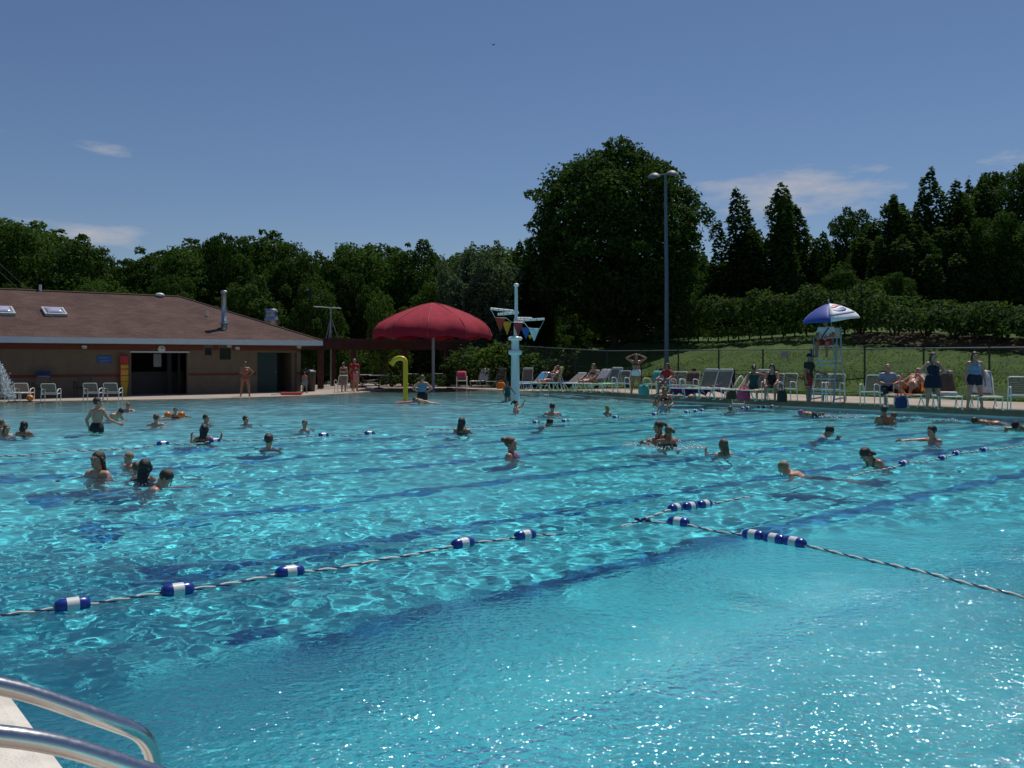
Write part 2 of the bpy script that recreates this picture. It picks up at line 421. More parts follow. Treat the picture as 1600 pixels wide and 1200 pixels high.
while len(e) < len(FLOOR_STOPS): e.new(.5)
for i, (p, c) in enumerate(FLOOR_STOPS): e[i].position = p; e[i].color = (*c, 1)
t.links.new(mr.outputs[0], cr.inputs[0]); t.links.new(cr.outputs[0], b.inputs['Base Color'])
pfloor = link_mesh('pool_floor', np_mesh('pool_floor', np.stack([FX, FYY, FZ], -1).reshape(-1, 3), F4), m_floor); tag(pfloor, kind='structure')
# dark blue swimming lane markings with a cross bar at each end
m_lane = mat('lane line paint', (.040, .27, .52), .9, spec=0, var=.15)
lb = MB()
LANES = [6.42+2.35*k for k in range(-8, 6)]
for tl in LANES:
    hw = .14
    def strip(s0, s1, t0, t1, ns=60):
        nn = max(2, int((s1-s0)/.5))
        lb.sheet([[st(s0+(s1-s0)*k/nn, t0, -float(floor_d(0, t0))+.006), st(s0+(s1-s0)*k/nn, t1, -float(floor_d(0, t1))+.006)] for k in range(nn+1)][::-1])
    strip(3.15, 25.6, tl-hw, tl+hw); strip(3.05, 3.448, tl-.55, tl-.18) if False else None
    strip(2.8, 3.145, tl-.48, tl+.48); strip(25.603, 25.95, tl-.55, tl+.55)
lane = lb.build('lane_markings', m_lane); tag(lane, kind='structure')

# ------------------------------------------------------------------ water: a real wave surface
rng = np.random.default_rng(11)
r_ = np.exp(np.linspace(math.log(1.3), math.log(72), 900)); a_ = np.linspace(R(-63), R(63), 1050)
RR, AA = np.meshgrid(r_, a_, indexing='ij'); WX = RR*np.sin(AA); WY = RR*np.cos(AA); WS, WT = to_st(WX, WY)
cell = np.maximum(RR*(a_[1]-a_[0]), RR*(math.log(72/1.3)/900))
WZ = np.zeros_like(WX)
def wave(lam, th, amp, ph, warp):
    k = 2*math.pi/lam; u = WX*math.cos(th)+WY*math.sin(th); v = -WX*math.sin(th)+WY*math.cos(th)
    return amp*np.sin(k*u+ph+warp*np.sin(.31*k*v+ph*1.7)+.8*warp*np.sin(.17*k*u+.4*k*v*.5+ph*.6))
for i in range(64):
    lam = .10*(1.055**i)*rng.uniform(.9, 1.1) if i < 54 else rng.uniform(1.6, 4.0)
    # crests mostly lie across the view from the near edge, with a confused cross sea
    th = rng.normal(math.pi/2+.15, .75) if i % 3 else rng.uniform(0, 2*math.pi)
    steep = (.034 if lam < .75 else .017) if i < 54 else .007
    amp = steep*lam/(2*math.pi)*rng.uniform(.5, 1.35)
    lod = np.clip((lam-1.8*cell)/(1.6*cell), 0, 1)
    WZ += lod*wave(lam, th, amp, rng.uniform(0, 6.28), rng.uniform(.6, 1.3))
# patches of chop and calmer water
patch = .80+.35*np.sin(WX*.55+1.3*np.sin(WY*.31))*np.sin(WY*.48+1.1*np.sin(WX*.37+2))
WZ *= patch
# fine raindrop-like ripples blown over the corner beyond the cross rope
ripple_mask = sstep(6.2, 4.6, WT)*sstep(9.6, 7.0, WS)
WZ *= (1-.68*ripple_mask)
shal = sstep(42, 30, WT); WZ *= (.35+.65*shal)
def ring_wave(p, amp, lam, rad):
    global WZ
    d = np.hypot(WX-p[0], WY-p[1]); WZ = WZ+amp*np.cos(2*math.pi*d/lam)*np.exp(-d/rad)*np.clip(d/.2, 0, 1)
SWIM_RINGS = [(150, 672), (153, 742), (227, 748), (272, 760), (798, 711), (1037, 697), (1130, 707), (1213, 742), (1345, 729), (1303, 688), (1453, 689), (420, 699), (317, 690)]
for q in SWIM_RINGS: ring_wave(onz(*q), .011, .34, .55)
win = in_poly(WS, WT, offset_poly(POOLD, .18))
n1, n2 = WX.shape; ii = np.arange(n1*n2).reshape(n1, n2)
F4 = np.stack([ii[:-1, :-1], ii[:-1, 1:], ii[1:, 1:], ii[1:, :-1]], -1).reshape(-1, 4)
F4 = F4[win.ravel()[F4].all(1)]
used = np.zeros(n1*n2, bool); used[F4.ravel()] = True; remap = np.cumsum(used)-1
V3 = np.stack([WX, WY, WZ], -1).reshape(-1, 3)[used]; F4 = remap[F4]
m_water, t, b = new_mat('pool water')
# fine ripples: everywhere a little, strong in the corner beyond the cross rope
tc = N(t, 'ShaderNodeTexCoord'); sp = N(t, 'ShaderNodeSeparateXYZ'); t.links.new(tc.outputs['Object'], sp.inputs[0])
def lin(ax, ay): return math_n(t, 'ADD', math_n(t, 'MULTIPLY', sp.outputs[0], ax), math_n(t, 'MULTIPLY', sp.outputs[1], ay))
def smooth(v, a, b_):
    m_ = N(t, 'ShaderNodeMapRange', interpolation_type='SMOOTHSTEP'); m_.inputs['From Min'].default_value = a; m_.inputs['From Max'].default_value = b_; t.links.new(v, m_.inputs['Value']); return m_.outputs[0]
wn = N(t, 'ShaderNodeTexNoise'); wn.inputs['Scale'].default_value = .45; t.links.new(tc.outputs['Object'], wn.inputs['Vector'])
wob = math_n(t, 'MULTIPLY', math_n(t, 'SUBTRACT', wn.outputs['Fac'], .5), 2.6)
tv_ = math_n(t, 'ADD', lin(EX, EY), wob); sv_ = math_n(t, 'ADD', lin(UX, UY), wob)
msk = math_n(t, 'MULTIPLY', smooth(tv_, 5.5, 3.4), smooth(sv_, 11.5, 6.0))
rn1 = N(t, 'ShaderNodeTexNoise'); rn1.inputs['Scale'].default_value = 17; rn1.inputs['Detail'].default_value = 3; t.links.new(tc.outputs['Object'], rn1.inputs['Vector'])
def bumpn(height, strength, dist):
    q = N(t, 'ShaderNodeBump'); q.inputs['Distance'].default_value = dist
    if isinstance(strength, float): q.inputs['Strength'].default_value = strength
    else: t.links.new(strength, q.inputs['Strength'])
    t.links.new(height, q.inputs['Height']); return q.outputs[0]
rn2 = N(t, 'ShaderNodeTexNoise'); rn2.inputs['Scale'].default_value = 44; rn2.inputs['Detail'].default_value = 2; t.links.new(tc.outputs['Object'], rn2.inputs['Vector'])
n_ref = bumpn(rn1.outputs['Fac'], math_n(t, 'ADD', .02, math_n(t, 'MULTIPLY', msk, .98)), .075)
n_glo = bumpn(rn2.outputs['Fac'], math_n(t, 'ADD', .60, math_n(t, 'MULTIPLY', msk, .40)), GLINT)
t.nodes.remove(b)
rf = N(t, 'ShaderNodeBsdfRefraction'); rf.inputs['Color'].default_value = (.84, .985, 1, 1); rf.inputs['Roughness'].default_value = 0; rf.inputs['IOR'].default_value = 1.333; t.links.new(n_ref, rf.inputs['Normal'])
gl = N(t, 'ShaderNodeBsdfGlossy'); gl.inputs['Color'].default_value = (1, 1, 1, 1); gl.inputs['Roughness'].default_value = .068; t.links.new(n_glo, gl.inputs['Normal'])
fr = N(t, 'ShaderNodeFresnel'); fr.inputs['IOR'].default_value = 1.333; t.links.new(n_ref, fr.inputs['Normal'])
mxs = N(t, 'ShaderNodeMixShader'); t.links.new(fr.outputs[0], mxs.inputs[0]); t.links.new(rf.outputs[0], mxs.inputs[1]); t.links.new(gl.outputs[0], mxs.inputs[2])
t.links.new(mxs.outputs[0], t.nodes['Material Output'].inputs[0])
water = link_mesh('pool_water', np_mesh('pool_water', V3, F4), m_water); tag(water, kind='structure')
water.cycles.is_caustics_caster = True
for o in (pfloor, lane, pw): o.cycles.is_caustics_receiver = True
def wave_h(x, y):
    """water height near a point, read off the wave grid"""
    r = math.hypot(x, y); a = math.atan2(x, y)
    i = int(round((math.log(r)-math.log(1.3))/(math.log(72/1.3))*899)); j = int(round((a-R(-63))/(R(126))*1049))
    i = min(max(i, 0), 899); j = min(max(j, 0), 1049); return float(WZ[i, j])
# ------------------------------------------------------------------ people: smooth-blended bodies turned into one continuous surface
def surface_nets(D, org, h):
    """quads of the zero surface of a distance grid"""
    S = D < 0
    c = [S[i:S.shape[0]-1+i, j:S.shape[1]-1+j, k:S.shape[2]-1+k] for i in (0, 1) for j in (0, 1) for k in (0, 1)]
    cnt = sum(x.astype(np.int8) for x in c); act = (cnt > 0) & (cnt < 8)
    idx = -np.ones(act.shape, np.int32); A = np.argwhere(act); idx[act] = np.arange(len(A))
    P = np.zeros((len(A), 3)); W = np.zeros(len(A))
    corners = [(i, j, k) for i in (0, 1) for j in (0, 1) for k in (0, 1)]
    val = [D[A[:, 0]+i, A[:, 1]+j, A[:, 2]+k] for (i, j, k) in corners]
    for a in range(8):
        for b in range(a+1, 8):
            ca, cb = corners[a], corners[b]
            if sum(abs(x-y) for x, y in zip(ca, cb)) != 1: continue
            va, vb = val[a], val[b]; cr = (va < 0) != (vb < 0)
            q = np.where(cr, va/np.where(cr, va-vb, 1), 0)[:, None]
            P += np.where(cr[:, None], np.array(ca)+q*(np.array(cb)-np.array(ca)), 0); W += cr
    P = A+P/np.maximum(W, 1)[:, None]
    F = []
    for ax in range(3):
        n = [1, 1, 1]; n[ax] = 0
        o = [np.array(v) for v in ((0, 0, 0),)]
        b, c2 = [(1, 2), (2, 0), (0, 1)][ax]
        sl0 = [slice(1, None)]*3; sl0[ax] = slice(0, -1); sl1 = [slice(1, None)]*3; sl1[ax] = slice(1, None)
        X0 = S[tuple(sl0)]; X1 = S[tuple(sl1)]; E = np.argwhere(X0 != X1)
        if len(E) == 0: continue
        s0 = X0[tuple(E.T)]
        base = E.copy(); off = np.ones(3, int); off[ax] = 0; base = base+off  # grid point index of the edge start
        eb = np.zeros(3, int); eb[b] = 1; ec = np.zeros(3, int); ec[c2] = 1
        q = [base, base-eb, base-eb-ec, base-ec]
        ok = np.ones(len(E), bool)
        for p in q: ok &= (p >= 0).all(1) & (p < np.array(idx.shape)).all(1)
        q = [p[ok] for p in q]; s0 = s0[ok]
        Q = np.stack([idx[tuple(p.T)] for p in q], 1)
        Q = np.where(s0[:, None], Q, Q[:, ::-1]); F.append(Q)
    F = np.concatenate(F); F = F[(F >= 0).all(1)]
    return org+P*h, F
class Field:
    def __init__(s, prims, h, pad=.06):
        """prims: (kind, a, b, ra, rb, k) capsules 'c' / ellipsoids 'e' (b is the radii, ra the rotation matrix)"""
        lo = np.full(3, 1e9); hi = np.full(3, -1e9)
        for p in prims:
            r = max(p[3], p[4]) if p[0] == 'c' else max(p[2])
            pts = [p[1], p[2]] if p[0] == 'c' else [p[1]]
            for q in pts: lo = np.minimum(lo, np.array(q)-r-.04); hi = np.maximum(hi, np.array(q)+r+.04)
        s.h = h; s.org = lo; n = np.ceil((hi-lo)/h).astype(int)+2; s.n = n
        s.ax = [lo[i]+h*np.arange(n[i]) for i in range(3)]
        s.D = np.full(n, .2); s.pad = max(pad, 3*h)
        for p in prims: s.put(p)
    def grid(s, sl): return np.meshgrid(*[s.ax[i][sl[i]] for i in range(3)], indexing='ij')
    def put(s, p):
        if p[0] == 'c':
            a, b = np.array(p[1]), np.array(p[2]); r = max(p[3], p[4]); mn = np.minimum(a, b)-r-s.pad; mx = np.maximum(a, b)+r+s.pad
        else:
            a = np.array(p[1]); r = max(p[2]); mn = a-r-s.pad; mx = a+r+s.pad
        i0 = np.maximum(((mn-s.org)/s.h).astype(int), 0); i1 = np.minimum(((mx-s.org)/s.h).astype(int)+2, s.n)
        sl = tuple(slice(i0[i], i1[i]) for i in range(3)); X, Y, Z = s.grid(sl)
        if p[0] == 'c':
            ab = b-a; l2 = max(float(ab@ab), 1e-9)
            q = np.clip(((X-a[0])*ab[0]+(Y-a[1])*ab[1]+(Z-a[2])*ab[2])/l2, 0, 1)
            d = np.sqrt((X-a[0]-q*ab[0])**2+(Y-a[1]-q*ab[1])**2+(Z-a[2]-q*ab[2])**2)-(p[3]+q*(p[4]-p[3]))
        else:
            M = p[3]; rx, ry, rz = p[2]
            x, y, z = X-a[0], Y-a[1], Z-a[2]
            u = (x*M[0][0]+y*M[0][1]+z*M[0][2])/rx; v = (x*M[1][0]+y*M[1][1]+z*M[1][2])/ry; w_ = (x*M[2][0]+y*M[2][1]+z*M[2][2])/rz
            q = np.sqrt(u*u+v*v+w_*w_)+1e-9; g = np.sqrt((u/rx)**2+(v/ry)**2+(w_/rz)**2)+1e-9
            d = q*(q-1)/g
        k = p[5]; D = s.D[sl]
        if k > 0:
            hh = np.maximum(k-np.abs(D-d), 0)/k; s.D[sl] = np.minimum(D, d)-hh*hh*k*.25
        else: s.D[sl] = np.minimum(D, d)
    def cut(s, planes, off=0.0):
        """distance grid grown by off and trimmed to the side of each plane where (p-point).n <= 0"""
        D = s.D-off; X, Y, Z = s.grid((slice(None),)*3)
        for (p, n) in planes: D = np.maximum(D, (X-p[0])*n[0]+(Y-p[1])*n[1]+(Z-p[2])*n[2])
        return D
    def mesh(s, name, D=None):
        D = (s.D if D is None else D).copy()
        D[0] = D[-1] = .1; D[:, 0] = D[:, -1] = .1; D[:, :, 0] = D[:, :, -1] = .1
        v, f = surface_nets(D, s.org, s.h)
        return np_mesh(name, v, f) if len(f) else None

def skin_mat(name, col):
    m, t, b = new_mat(name); sset(b, 'Roughness', .42); sset(b, 'Specular IOR Level', .45)
    tc = N(t, 'ShaderNodeTexCoord'); n = N(t, 'ShaderNodeTexNoise'); n.inputs['Scale'].default_value = 9; n.inputs['Detail'].default_value = 4
    t.links.new(tc.outputs['Object'], n.inputs['Vector'])
    cr = N(t, 'ShaderNodeValToRGB'); e = cr.color_ramp.elements
    e[0].position = .35; e[0].color = (col[0]*.88, col[1]*.80, col[2]*.76, 1); e[1].position = .65; e[1].color = (col[0]*1.06, col[1]*1.05, col[2]*1.04, 1)
    t.links.new(n.outputs['Fac'], cr.inputs[0]); t.links.new(cr.outputs[0], b.inputs['Base Color']); return m
SKIN = {'fair': skin_mat('fair skin', (.52, .28, .19)), 'tan': skin_mat('tanned skin', (.36, .17, .10)), 'pink': skin_mat('flushed skin', (.52, .23, .15)), 'dark': skin_mat('dark skin', (.13, .065, .042))}
def hair_mat(name, col): return mat(name, col, .45, var=.35, scale=30, bump=.5, bscale=120)
HAIR = {'black': hair_mat('black hair', (.010, .008, .008)), 'brown': hair_mat('brown hair', (.045, .024, .014)), 'light': hair_mat('light brown hair', (.14, .08, .040)),
        'blond': hair_mat('blond hair', (.30, .20, .095)), 'red': hair_mat('red hair', (.16, .045, .018)), 'grey': hair_mat('grey hair', (.20, .18, .16))}
M_EYE = mat('eye', (.02, .016, .014), .2); M_LIP = mat('lips', (.36, .12, .10), .5)
def cloth(name, col): return mat(name, col, .8, var=.12, scale=14, bump=.3, bscale=60)
V = Vector
def dirv(v): v = V(v); v.normalize(); return v
ARM_DOWN = ((.16, .02, -1), (.05, .22, -1)); ARM_HIP = ((.75, -.12, -.72), (-.78, .28, -.5))
ARM_SWIM = ((.55, .35, -.75), (.25, .85, -.25)); ARM_OUT = ((.95, .1, -.2), (.9, .3, -.1)); ARM_TREAD = ((.7, .2, -.65), (.35, .7, .1))
HAND_CURL = .5
HEADK = 1.17
def person(label, loc, face=0.0, H=1.7, skin='fair', hair=('short', 'brown'), clothes=(), armL=ARM_DOWN, armR=ARM_DOWN, legs='stand', lean=0.0, side=0.0,
           twist=0.0, head=(0, 0), female=False, bulk=1.0, vox=.014, mode='feet', group=None, hipz=None, knee=None, label_extra=None, hair_len=.2, crouch_depth=None, stride=0.0, yaw3=None):
    """loc: the ground under the feet ('feet'), the hip centre ('hip') or the top of the head ('head').
    face: 0 looks at the camera, 90 towards +X, 180 away.  Local axes: +X is the body's right, +Y forward."""
    s = H; tl = R(lean); tu = V((math.sin(R(side)), math.sin(tl), math.cos(tl))).normalized()
    tr = V((1, 0, 0)); tr = (tr-tu*tr.dot(tu)).normalized(); tf = tu.cross(tr)
    tf = -tf if tf.y < 0 and abs(tl) < R(89) else tf
    tr = tf.cross(tu)
    q = Quaternion(tu, R(twist)); sr = q @ tr; sf = q @ tf
    hip = V((0, 0, 0))
    P = lambda r, f, u: hip+tr*(r*s)+tf*(f*s)+tu*(u*s)
    Q_ = lambda r, f, u: hip+sr*(r*s)+sf*(f*s)+tu*(u*s)
    bw = bulk
    torso = [('c', P(-.034*bw, 0, .012), P(.034*bw, 0, .012), .066*s*bw, .066*s*bw, .03), ('c', P(-.035*bw, -.022, -.015), P(.035*bw, -.022, -.015), .056*s*bw, .056*s*bw, .03)]
    wst = .82 if female else .95
    torso += [('c', P(-.022*bw, .002, .06), P(-.020*bw, .004, .13), .056*s*bw*wst, .056*s*bw*wst, .04), ('c', P(.022*bw, .002, .06), P(.020*bw, .004, .13), .056*s*bw*wst, .056*s*bw*wst, .04)]
    if bulk > 1.12: torso += [('c', P(-.02, .03*bw, .07), P(.02, .03*bw, .07), .055*s*bw, .055*s*bw, .05)]
    shw = .098 if female else .108
    torso += [('c', Q_(-.040*bw, 0, .155), Q_(-.046*bw, -.002, .225), .052*s*bw, .056*s, .045), ('c', Q_(.040*bw, 0, .155), Q_(.046*bw, -.002, .225), .052*s*bw, .056*s, .045)]
    torso += [('c', Q_(-shw*.72, -.004, .262), Q_(shw*.72, -.004, .262), .036*s, .036*s, .045)]
    if female: torso += [('e', Q_(-.042, .052, .198), (.034*s, .032*s, .034*s), [sr, sf, tu], 0, .02), ('e', Q_(.042, .052, .198), (.034*s, .032*s, .034*s), [sr, sf, tu], 0, .02)]
    nb = Q_(0, .002, .285)
    hy, hp = head
    hq = Quaternion(tu, R(-hy)); hr = hq @ sr; hf0 = hq @ sf; hq2 = Quaternion(hr, R(hp)); hf = hq2 @ hf0; hu = hq2 @ tu
    hc = nb+(tu*.040+(hu*.060))*s
    headp = [('c', nb-tu*.02*s, hc-hu*.03*s-hf*.012*s, .034*s, .030*s, .03)]
    HM = [hr, hf, hu]
    T = lambda r, f, u: hc+(hr*r+hf*f+hu*u)*(s*HEADK)
    k1 = s/1.7
    headp += [('e', T(0, -.006, .018), (.0455*s, .057*s, .053*s), HM, 0, .012), ('e', T(0, .018, -.024), (.037*s, .036*s, .046*s), HM, 0, .02),
              ('c', T(0, .051, .005), T(0, .064, -.016), .0045*s, .0075*s, .008), ('e', T(0, .038, -.052), (.017*s, .014*s, .012*s), HM, 0, .012),
              ('e', T(-.0465, -.004, -.004), (.006*s, .012*s, .018*s), HM, 0, .006), ('e', T(.0465, -.004, -.004), (.006*s, .012*s, .018*s), HM, 0, .006),
              ('c', T(-.022, .047, .018), T(.022, .047, .018), .008*s, .008*s, .012)]
    arms = {}; armp = []
    for sg, pose in ((1, armR), (-1, armL)):
        ud, fd = pose[0], pose[1]; up = dirv(sr*sg*ud[0]+sf*ud[1]+tu*ud[2]); fo = dirv(sr*sg*fd[0]+sf*fd[1]+tu*fd[2])
        sh = Q_(sg*shw, -.004, .262); el = sh+up*.168*s; wr = el+fo*.148*s
        arms[sg] = (sh, el, wr, up, fo)
        bt = (1 if bulk < 1.1 else bulk*.98)
        armp += [('c', sh, el, .033*s*bt, .0235*s*bt, .03), ('c', el, el+fo*.05*s, .0235*s*bt, .0245*s*bt, .012), ('c', el+fo*.05*s, wr, .0245*s*bt, .0155*s, .012)]
    handp = []
    for sg in (1, -1):
        sh, el, wr, up, fo = arms[sg]
        ref = sf if abs(fo.dot(sf)) < .8 else tu
        pn = -(fo.cross(ref)); pn = pn.normalized()*(1 if pn.dot(sr)*sg < 0 else -1)     # palm faces inwards
        sdv = fo.cross(pn).normalized()                                               # across the knuckles
        if sdv.dot(ref) < 0: sdv = -sdv
        fl = .052*s; hs = s
        kn = wr+fo*fl
        rr = max(.0070*s, vox*.50) if vox < .017 else .0085*s
        handp += [('c', wr, kn+sdv*.012*s, .0125*s, .0115*s, .012), ('c', wr, kn-sdv*.014*s, .0125*s, .011*s, .012)]
        for i, (o, ln, cu) in enumerate(((.021, .043, .45), (.007, .049, .55), (-.007, .046, .65), (-.020, .036, .8))):
            b0 = kn+sdv*o*s; d1 = dirv(fo*math.cos(cu*.6)+pn*math.sin(cu*.6)+sdv*o*3.0); d2 = dirv(fo*math.cos(cu*1.6)+pn*math.sin(cu*1.6)+sdv*o*2)
            m1 = b0+d1*ln*.55*s; handp += [('c', b0-fo*.008*s, m1, rr, rr*.92, .004), ('c', m1, m1+d2*ln*.5*s, rr*.92, rr*.8, .003)]
        tb = wr+fo*.016*s+sdv*.014*s; d1 = dirv(fo*.6+sdv*.7+pn*.35); m1 = tb+d1*.03*s; d2 = dirv(fo*.9+sdv*.25+pn*.45)
        handp += [('c', tb, m1, rr*1.25, rr*1.1, .008), ('c', m1, m1+d2*.026*s, rr*1.1, rr*.9, .003)]
    # legs
    L1, L2 = .245*s, .238*s; legp = []; lg = {}
    for sg in (1, -1):
        hj = hip+V((sg*.050*s*bw, 0, -.012*s)) if abs(lean) < 60 else P(sg*.05*bw, 0, -.012)
        if legs == 'stand':
            dx = .02+.02*(knee or 0); th = dirv((sg*dx*2, .04+stride*sg, -1)); shn = dirv((sg*dx, -.03+stride*sg*.6-abs(stride)*.2, -1))
        elif legs == 'wide': th = dirv((sg*.16, .03, -1)); shn = dirv((sg*.10, -.02, -1))
        elif legs == 'sit': th = dirv((sg*.16, 1, -.05)); shn = dirv((sg*.02, .08, -1))
        elif legs == 'recline': th = dirv((sg*.10, 1, .10)); shn = dirv((sg*.02, 1, -.14))
        elif legs == 'kneeup': th = dirv((sg*.12, .8, .55)); shn = dirv((sg*.02, .45, -.9))
        elif legs == 'prone': th = dirv((sg*.10, -1, -.16)); shn = dirv((sg*.03, -1, -.05))
        elif legs == 'ik':
            dmax = (L1+L2)*.995; d = min(max(crouch_depth, .10*s), dmax)
            a1 = math.acos(max(-1, min(1, (L1*L1+d*d-L2*L2)/(2*L1*d)))); a2 = math.acos(max(-1, min(1, (L2*L2+d*d-L1*L1)/(2*L2*d))))
            th = dirv((sg*.09, math.sin(a1), -math.cos(a1))); shn = dirv((sg*.03, -math.sin(a2), -math.cos(a2)))
        else: th, shn = [dirv((sg*q[0], q[1], q[2])) for q in legs]
        kn = hj+th*L1; an = kn+shn*L2
        ff = dirv((sg*.15, 1, 0)) if legs not in ('prone',) else dirv((0, -1, -.2))
        if legs in ('recline',): ff = dirv((sg*.15, .25, 1))
        if abs(shn.dot(ff)) > .85 and legs not in ('prone',): ff = dirv((0, .4, .9))
        toe = an+ff*.088*s-V((0, 0, .022*s if legs not in ('prone', 'recline') else 0)); heel = an-ff*.026*s-V((0, 0, .014*s if legs not in ('prone', 'recline') else 0))
        back = dirv(shn.cross(V((1, 0, 0)))); back = back if back.dot(V((0, -1, 0))) > 0 or legs not in ('stand', 'wide') else -back
        if legs in ('stand', 'wide', 'ik') and back.y > 0: back = -back
        legp.append([('c', hj, kn, .057*s*bw**.7, .036*s, .03), ('c', kn, an, .036*s, .0215*s, .015), ('e', kn+shn*.075*s+back*.012*s, (.028*s, .03*s, .055*s), [V((1, 0, 0)), dirv(shn.cross(V((1, 0, 0)))), -shn], 0, .03),
                     ('c', heel, toe, .021*s, .0145*s, .015), ('c', an, heel, .021*s, .02*s, .01)])
        lg[sg] = (hj, kn, an, th, shn)
    body = torso+legp[0]+legp[1]+armp+headp+handp
    F_ = Field(body, vox)
    me = F_.mesh('person')
    o = link_mesh('person', me, SKIN[skin]); tag(o, label, 'person', group)
    # place it
    low = min(lg[g][2].z for g in (1, -1))-.036*s
    if mode == 'feet': off = V((0, 0, -low))
    elif mode == 'head': off = V((0, 0, -(hc+hu*.072*s).z))
    else: off = V((0, 0, 0))
    rz = R(face+180)
    if mode == 'headxy':
        top = hc+hu*.094*s; off = -top
    off = Matrix.Rotation(rz, 3, 'Z') @ off
    o.location = V(loc)+off; o.rotation_euler = (0, 0, rz)
    o.cycles.is_caustics_receiver = True
    def child(name, D, F, m):
        m2 = F.mesh(name, D)
        if m2 is None: return None
        c = link_mesh(name, m2, m, o); c.cycles.is_caustics_receiver = True; return c
    # hair
    st_, hcol = hair[0], hair[1]; hm = HAIR[hcol] if isinstance(hcol, str) else hcol
    pl = dirv(hf*.80-hu*.60)
    skull = ('e', T(0, -.008, .019), (.051*s, .063*s, .060*s), HM, 0, 0)
    hv = min(vox, .012)
    if st_ != 'none':
        cutp = T(0, .030 if st_ != 'bald' else -.012, .022)
        pr = [skull]; extra = []
        if st_ == 'short': F2 = Field(pr, hv); D = F2.cut([(cutp, pl), (T(0, 0, -.030), -hu)])
        elif st_ == 'bald':
            F2 = Field(pr, hv); D = F2.cut([(cutp, pl), (T(0, 0, -.035), -hu), (T(0, 0, .030), hu)])
        elif st_ == 'cap':
            F2 = Field(pr+[('e', T(0, .05, .022), (.04*s, .045*s, .008*s), HM, 0, .008)] if hair[2:] else pr, hv); D = F2.cut([(T(0, 0, .010), -hu)])
        else:
            F2 = Field([skull], hv); 
            LEN = {'bob': .06, 'long': hair_len, 'bun': 0, 'pony': .0}[st_]
            pr = [skull]; bk = []
            if LEN:
                n = 4; pts = []
                for i in range(n+1):
                    q = i/n; dn = -hu*(.02+LEN*q)*(1-q)-tu*(.02+LEN*q)*q
                    pts.append(hc+(-hf*(.030+.028*min(1, q*2))+dn)*s)
                for i in range(n):
                    for sx in (-.026, 0, .026):
                        bk.append(('c', pts[i]+hr*sx*s, pts[i+1]+hr*sx*s*(1-.25*(i+1)/n), .028*s*(1-.10*i), .026*s*(1-.14*(i+1)), .012))
                for sg in (-1, 1): bk.append(('c', T(sg*.043, .004, .01), T(sg*.046, -.012, -.06-min(LEN, .12)*.4), .014*s, .012*s, .015))
            if st_ == 'bun': bk.append(('e', T(0, -.068, .045), (.030*s, .028*s, .030*s), HM, 0, .012))
            if st_ == 'pony':
                bk += [('c', T(0, -.062, .03), T(0, -.092, 0), .018*s, .020*s, .01), ('c', T(0, -.092, 0), T(0, -.085, -.11), .020*s, .012*s, .01)]
            F3 = Field([skull]+bk, hv); cap = F3.cut([(cutp, pl)])
            D = cap
            if st_ in ('bun', 'pony'): D = F3.cut([(cutp, pl), (T(0, 0, -.032), -hu)])
            F2 = F3
        child('hair' if st_ != 'cap' else 'cap', D, F2, hm)
    # face
    for sg in (-1, 1):
        e = MB().ball((0, 0, 0), (.0062*s, .005*s, .0042*s), 8).build('eye', M_EYE, o); e.location = T(sg*.019, .0515, .005)
    e = MB().ball((0, 0, 0), (.014*s, .006*s, .005*s), 8).build('mouth', M_LIP, o); e.location = T(0, .0515, -.034); e.rotation_euler = Matrix((hr, hf, hu)).transposed().to_euler()
    # clothes follow the body surface
    for c in clothes:
        kind, m = c[0], c[1]; par = c[2] if len(c) > 2 else None
        off_ = .009 if vox < .018 else .013
        pieces = []
        tor = torso
        if kind == 'trunks' or kind == 'pants':
            fr = par if par else (.62 if kind == 'trunks' else 1.0)
            fld = Field(torso+[legp[0][0], legp[1][0]]+([legp[0][1], legp[1][1], legp[0][2], legp[1][2]] if kind == 'pants' and fr > 1 else []), vox)
            X, Y, Z = fld.grid((slice(None),)*3); G = np.stack([X, Y, Z], -1)
            up_ = (G-np.array(P(0, 0, .075)))@np.array(tu)
            D = np.maximum(fld.D-off_-.003, up_)
            for sg in (1, -1):
                hj, kn, an, th, shn = lg[sg]
                if fr <= 1:
                    a = (G-np.array(hj+th*L1*fr))@np.array(th)
                    reg = (np.linalg.norm(G-np.array(kn), axis=-1) < L1*(1-fr)+.05*s) & ((G-np.array(hip))@np.array(tr)*sg > -.02)
                    D = np.where(reg, np.maximum(D, a), D)
                    D = np.where(np.linalg.norm(G-np.array(kn), axis=-1) < .055*s, np.maximum(D, .01), D)
                else:
                    a = (G-np.array(kn+shn*L2*(fr-1)))@np.array(shn)
                    reg = (np.linalg.norm(G-np.array(an), axis=-1) < L2*(2-fr)+.05*s); D = np.where(reg, np.maximum(D, a), D)
            child('swim_trunks' if kind == 'trunks' else 'trousers', D, fld, m)
        elif kind == 'bottom':
            fld = Field(torso, vox); child('swim_bottom', fld.cut([(P(0, 0, .035), tu)], off_), fld, m)
        elif kind == 'bra':
            fld = Field(torso, vox); child('bikini_top', fld.cut([(Q_(0, 0, .226), tu), (Q_(0, 0, .172), -tu)], off_), fld, m)
        elif kind in ('onepiece', 'tank', 'dress'):
            pr = list(torso)
            if kind == 'dress':
                pr += [('c', P(0, 0, .04), P(0, .01, -.13), .085*s*bw, .115*s*bw, .03), ('c', P(-.04, 0, .0), P(-.06, 0, -.14), .08*s*bw, .09*s*bw, .03), ('c', P(.04, 0, .0), P(.06, 0, -.14), .08*s*bw, .09*s*bw, .03)]
            fld = Field(pr, vox); lowp = {'onepiece': -.2, 'tank': -.03, 'dress': -.16}[kind]
            fld0 = fld.cut([(Q_(0, 0, .238), tu), (P(0, 0, lowp), -tu)], off_)
            # shoulder straps
            for sg in (-1, 1):
                pass
